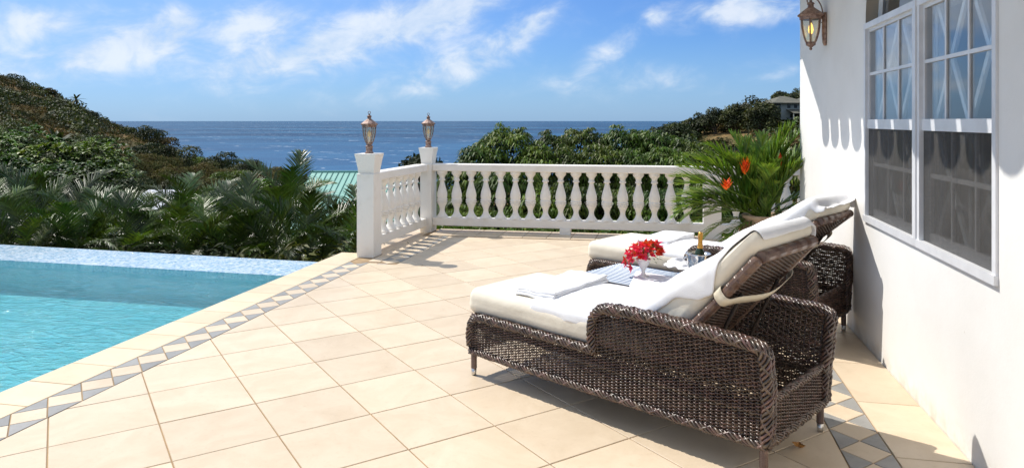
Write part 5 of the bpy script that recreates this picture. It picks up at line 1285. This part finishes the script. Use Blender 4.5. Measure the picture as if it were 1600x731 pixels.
scrub('brown and olive dry scrub covering the left hillside', (-250, 300), 2600, 6, M_SCRUB, (.6, 1.6), (56, 0), .42)
scrub('straw coloured dry grass tufts on the open slope of the left hill', (110, 300), 1500, 15, M_DRY, (.35, .8), (80, 0), .5)
scrub('low scrub and bushes covering the ground between the hills down to the shore', (280, 1000), 900, 7, M_DTREE, (1.0, 2.0), (48, 0), .6)
scrub('dry brown scrub covering the right hillside', (980, 1700), 1700, 8, M_SCRUB, (.8, 2.0), (56, 0), .55, -.25)
scrub('dark green bushes covering the right hillside', (980, 1700), 1500, 9, M_DTREE, (1.0, 2.2), (56, 0), .6, -.05)
RT = [(1012, 150, 210, 3.0, 2.4, 'dark bush at the seaward end of the right hill'), (1035, 165, 200, 3.6, 3.2, 'dark spreading tree near the seaward end of the right hill'), (1062, 165, 190, 4.2, 4.0, 'dark tree at the start of the ridge on the right hill'), (1090, 170, 176, 3.2, 4.2, 'narrow dark tree rising above the ridge of the right hill'), (1118, 165, 170, 5.4, 4.0, 'wide umbrella shaped tree on the ridge of the right hill'),
      (1150, 160, 165, 4.4, 4.6, 'dark tree left of the biggest tree on the right hill'), (1180, 158, 154, 5.0, 5.6, 'big dark tree with a pointed top on the right hill'), (1188, 150, 161, 3.3, 4.6, 'big dark tree just in front of the hillside house'), (1242, 190, 142, 4.2, 4.0, 'tree on the ridge above the hillside house'), (1222, 196, 145, 3.0, 3.0, 'small tree on the skyline left above the house roof'), (1290, 160, 140, 5, 5, 'tree on the right hill hidden behind the villa')]
for k, (px, d, py, rx, rz, lb) in enumerate(RT):
    top = at(px, py, d)[2]; b = H(px, d); b = (b[0], b[1], min(b[2], top - rz * 1.6)); tree('dark_tree', lb, 'tree', b, top, rx, rz, M_DTREE, 3000, .55, .55, 400 + k, 'dark trees along the right hill', k=20)

# ------------------------------------------------------------------ buildings on the slopes
hx, hy, _ = at(1236, 189, 158)
hh = thing('hillside_house', 'pale two storey house with grey hipped roofs on the right hill', 'house', (hx, hy, 0), YAW + R(8))
zt = lambda py: CAMZ - (py - 189) / 1100 * 158
g = 158 / 1100
def hip(mb, x0, x1, y0, y1, z0, z1, ov=.5):
    a, b, c, d = (x0-ov, y0-ov, z0), (x1+ov, y0-ov, z0), (x1+ov, y1+ov, z0), (x0-ov, y1+ov, z0); w_ = (y1 - y0)/2 + ov; ym = (y0+y1)/2; e, f = (x0-ov+w_, ym, z1), (x1+ov-w_, ym, z1)
    mb.add([a, b, c, d, e, f, (x0-ov, y0-ov, z0-.18), (x1+ov, y0-ov, z0-.18), (x1+ov, y1+ov, z0-.18), (x0-ov, y1+ov, z0-.18)], [(0, 1, 5, 4), (1, 2, 5), (2, 3, 4, 5), (3, 0, 4), (6, 7, 1, 0), (7, 8, 2, 1), (8, 9, 3, 2), (9, 6, 0, 3), (9, 8, 7, 6)])
MB().box(-2.4, 8, 0, 7, zt(187), zt(161)).build('wall', M_HWALL, hh)
mb = MB(); hip(mb, -4.4, 3.6, -.6, 6.2, zt(161) + .02, zt(150)); mb.build('roof', M_HROOF, hh)
mb = MB(); hip(mb, 2.0, 9, 1.0, 7, zt(160) + .03, zt(152)); mb.build('roof', M_HROOF, hh)
mb = MB(); mb.add([(-1.2, -3.2, zt(177)), (8.6, -3.2, zt(177)), (8.6, -.01, zt(171)), (-1.2, -.01, zt(171)), (-1.2, -3.2, zt(177) - .15), (8.6, -3.2, zt(177) - .15)], [(0, 1, 2, 3), (4, 5, 1, 0)]); mb.build('veranda_roof', M_HROOF, hh)
for x in (-1.0, 1.2, 3.4, 5.6, 7.8): MB().box(x - .10, x + .10, -3.0, -2.8, zt(187), zt(177) - .18).build('veranda_post', M_HWALL, hh)
for x, z0_, z1_ in ((-.9, 169, 163.5), (.7, 169, 163.5), (3.6, 169, 163.5), (5.2, 169, 163.5), (-.2, 184, 178.5), (2.4, 184, 178.5), (4.6, 184, 178.5)): MB().box(x, x + .75, -.06, .02, zt(z0_), zt(z1_)).build('window', M_DARK, hh)
gx_, gy_, gz_ = at(1165, 166, 172)
gz2 = thing('gazebo', 'small pointed gazebo roof with finial rising above the trees of the right hill', 'gazebo', (gx_, gy_, gz_))
MB().lathe([(2.6, -1.0), (2.4, -.8), (.2, 1.0), (.1, 1.1), (.16, 1.5), (.05, 1.7), (.04, 2.6), (0, 2.65)], n=8).build('roof', M_HROOF, gz2)
for k in range(6): MB().tube([(2.1*math.cos(k*1.047), 2.1*math.sin(k*1.047), -4), (2.1*math.cos(k*1.047), 2.1*math.sin(k*1.047), -.9)], .1, 6).build('post', M_HWALL, gz2)

# teal metal roof below the terrace
r0 = at(487, 268, 30); tr = thing('teal_roofed_house', 'house below the terrace with a teal standing seam metal roof beside the white pillar', 'house', (r0[0], r0[1], 0), YAW)
zr = r0[2]; ze = zr - 2.05; n = 22; pw = .235; run = 3.6; sl = -.28
def rp(x, f): return (x + sl * f * 1.0, -run * f, zr + (ze - zr) * f)
for k in range(n):
    a, b = k * pw + .012, (k+1) * pw - .012; V = [rp(a, 0), rp(b, 0), rp(b, 1), rp(a, 1)]; V += [(x, y, z - .03) for x, y, z in V]
    MB().add(V, [(0, 3, 2, 1), (4, 5, 6, 7), (3, 7, 6, 2), (0, 4, 7, 3), (1, 2, 6, 5)]).build('roof_panel', M_TEAL, tr)
sm = None
for k in range(n + 1):
    mb = MB(); p, q = rp(k*pw, 0), rp(k*pw, 1); mb.tube([(p[0], p[1], p[2] + .010), (q[0], q[1], q[2] + .010)], .022, 5); mb.build('roof_seam', M_TEALD, tr)
MB().box(-.05, n*pw + .05, -.06, .06, zr - .02, zr + .035).build('ridge_cap', M_TEAL, tr)
mb = MB(); mb.box(.15, n*pw - .2, -run + .5, 2.5, -9.0, ze - .05); mb.build('wall', M_BARK, tr)
mb = MB(); V = [rp(0, 0), rp(n*pw, 0), (n*pw, 3.2, ze), (0, 3.2, ze)]; mb.add([(a, b + .065, c) for a, b, c in V[:2]] + V[2:], [(0, 1, 2, 3)]); mb.build('rear_roof', M_TEAL, tr)
r1 = at(232, 297, 27); wr_ = thing('white_roofed_shed', 'shed with a white corrugated roof half hidden by the palms', 'shed', (r1[0], r1[1], r1[2]), YAW)
for k in range(16):
    x = k * .088; mb = MB(); th_ = np.linspace(0, math.pi, 6); V = []
    for y, z in ((0, 0), (-2.2, -.50)):
        for t_ in th_: V.append((x + .044 - .040*math.cos(t_), y, z + .022*math.sin(t_)))
    mb.add(V, [(q, q+1, q+7, q+6) for q in range(5)]); mb.build('roof_sheet', M_ZINC, wr_)
MB().box(0, 1.41, -2.1, -.05, -6, -.53).build('wall', M_BARK, wr_)
r2 = at(330, 318, 24); MB
wt = thing('water_tank', 'small white water tank showing between the palm fronds', 'tank', (r2[0], r2[1], r2[2] - .15))
MB().lathe([(0, -5.), (.16, -5.), (.16, .12), (.15, .18), (.06, .22), (0, .23)], n=16).build('tank_body', M_ZINC, wt, smooth=True)
# poles with cross arms
for px, d, py, lb in ((197, 62, 262, 'utility pole on the left slope below the dry grass'), (166, 60, 266, 'utility pole left of the other, half hidden by the green trees')):
    x, y, z = H(px, d); tz = at(px, py, d)[2]; p = thing('utility_pole', lb, 'pole', (x, y, z)); MB().tube([(0, 0, 0), (0, 0, tz - z)], .10, 7).build('mast', M_BARK, p); MB().box(-.9, .9, -.05, .05, tz - z - .5, tz - z - .38).build('cross_arm', M_BARK, p)
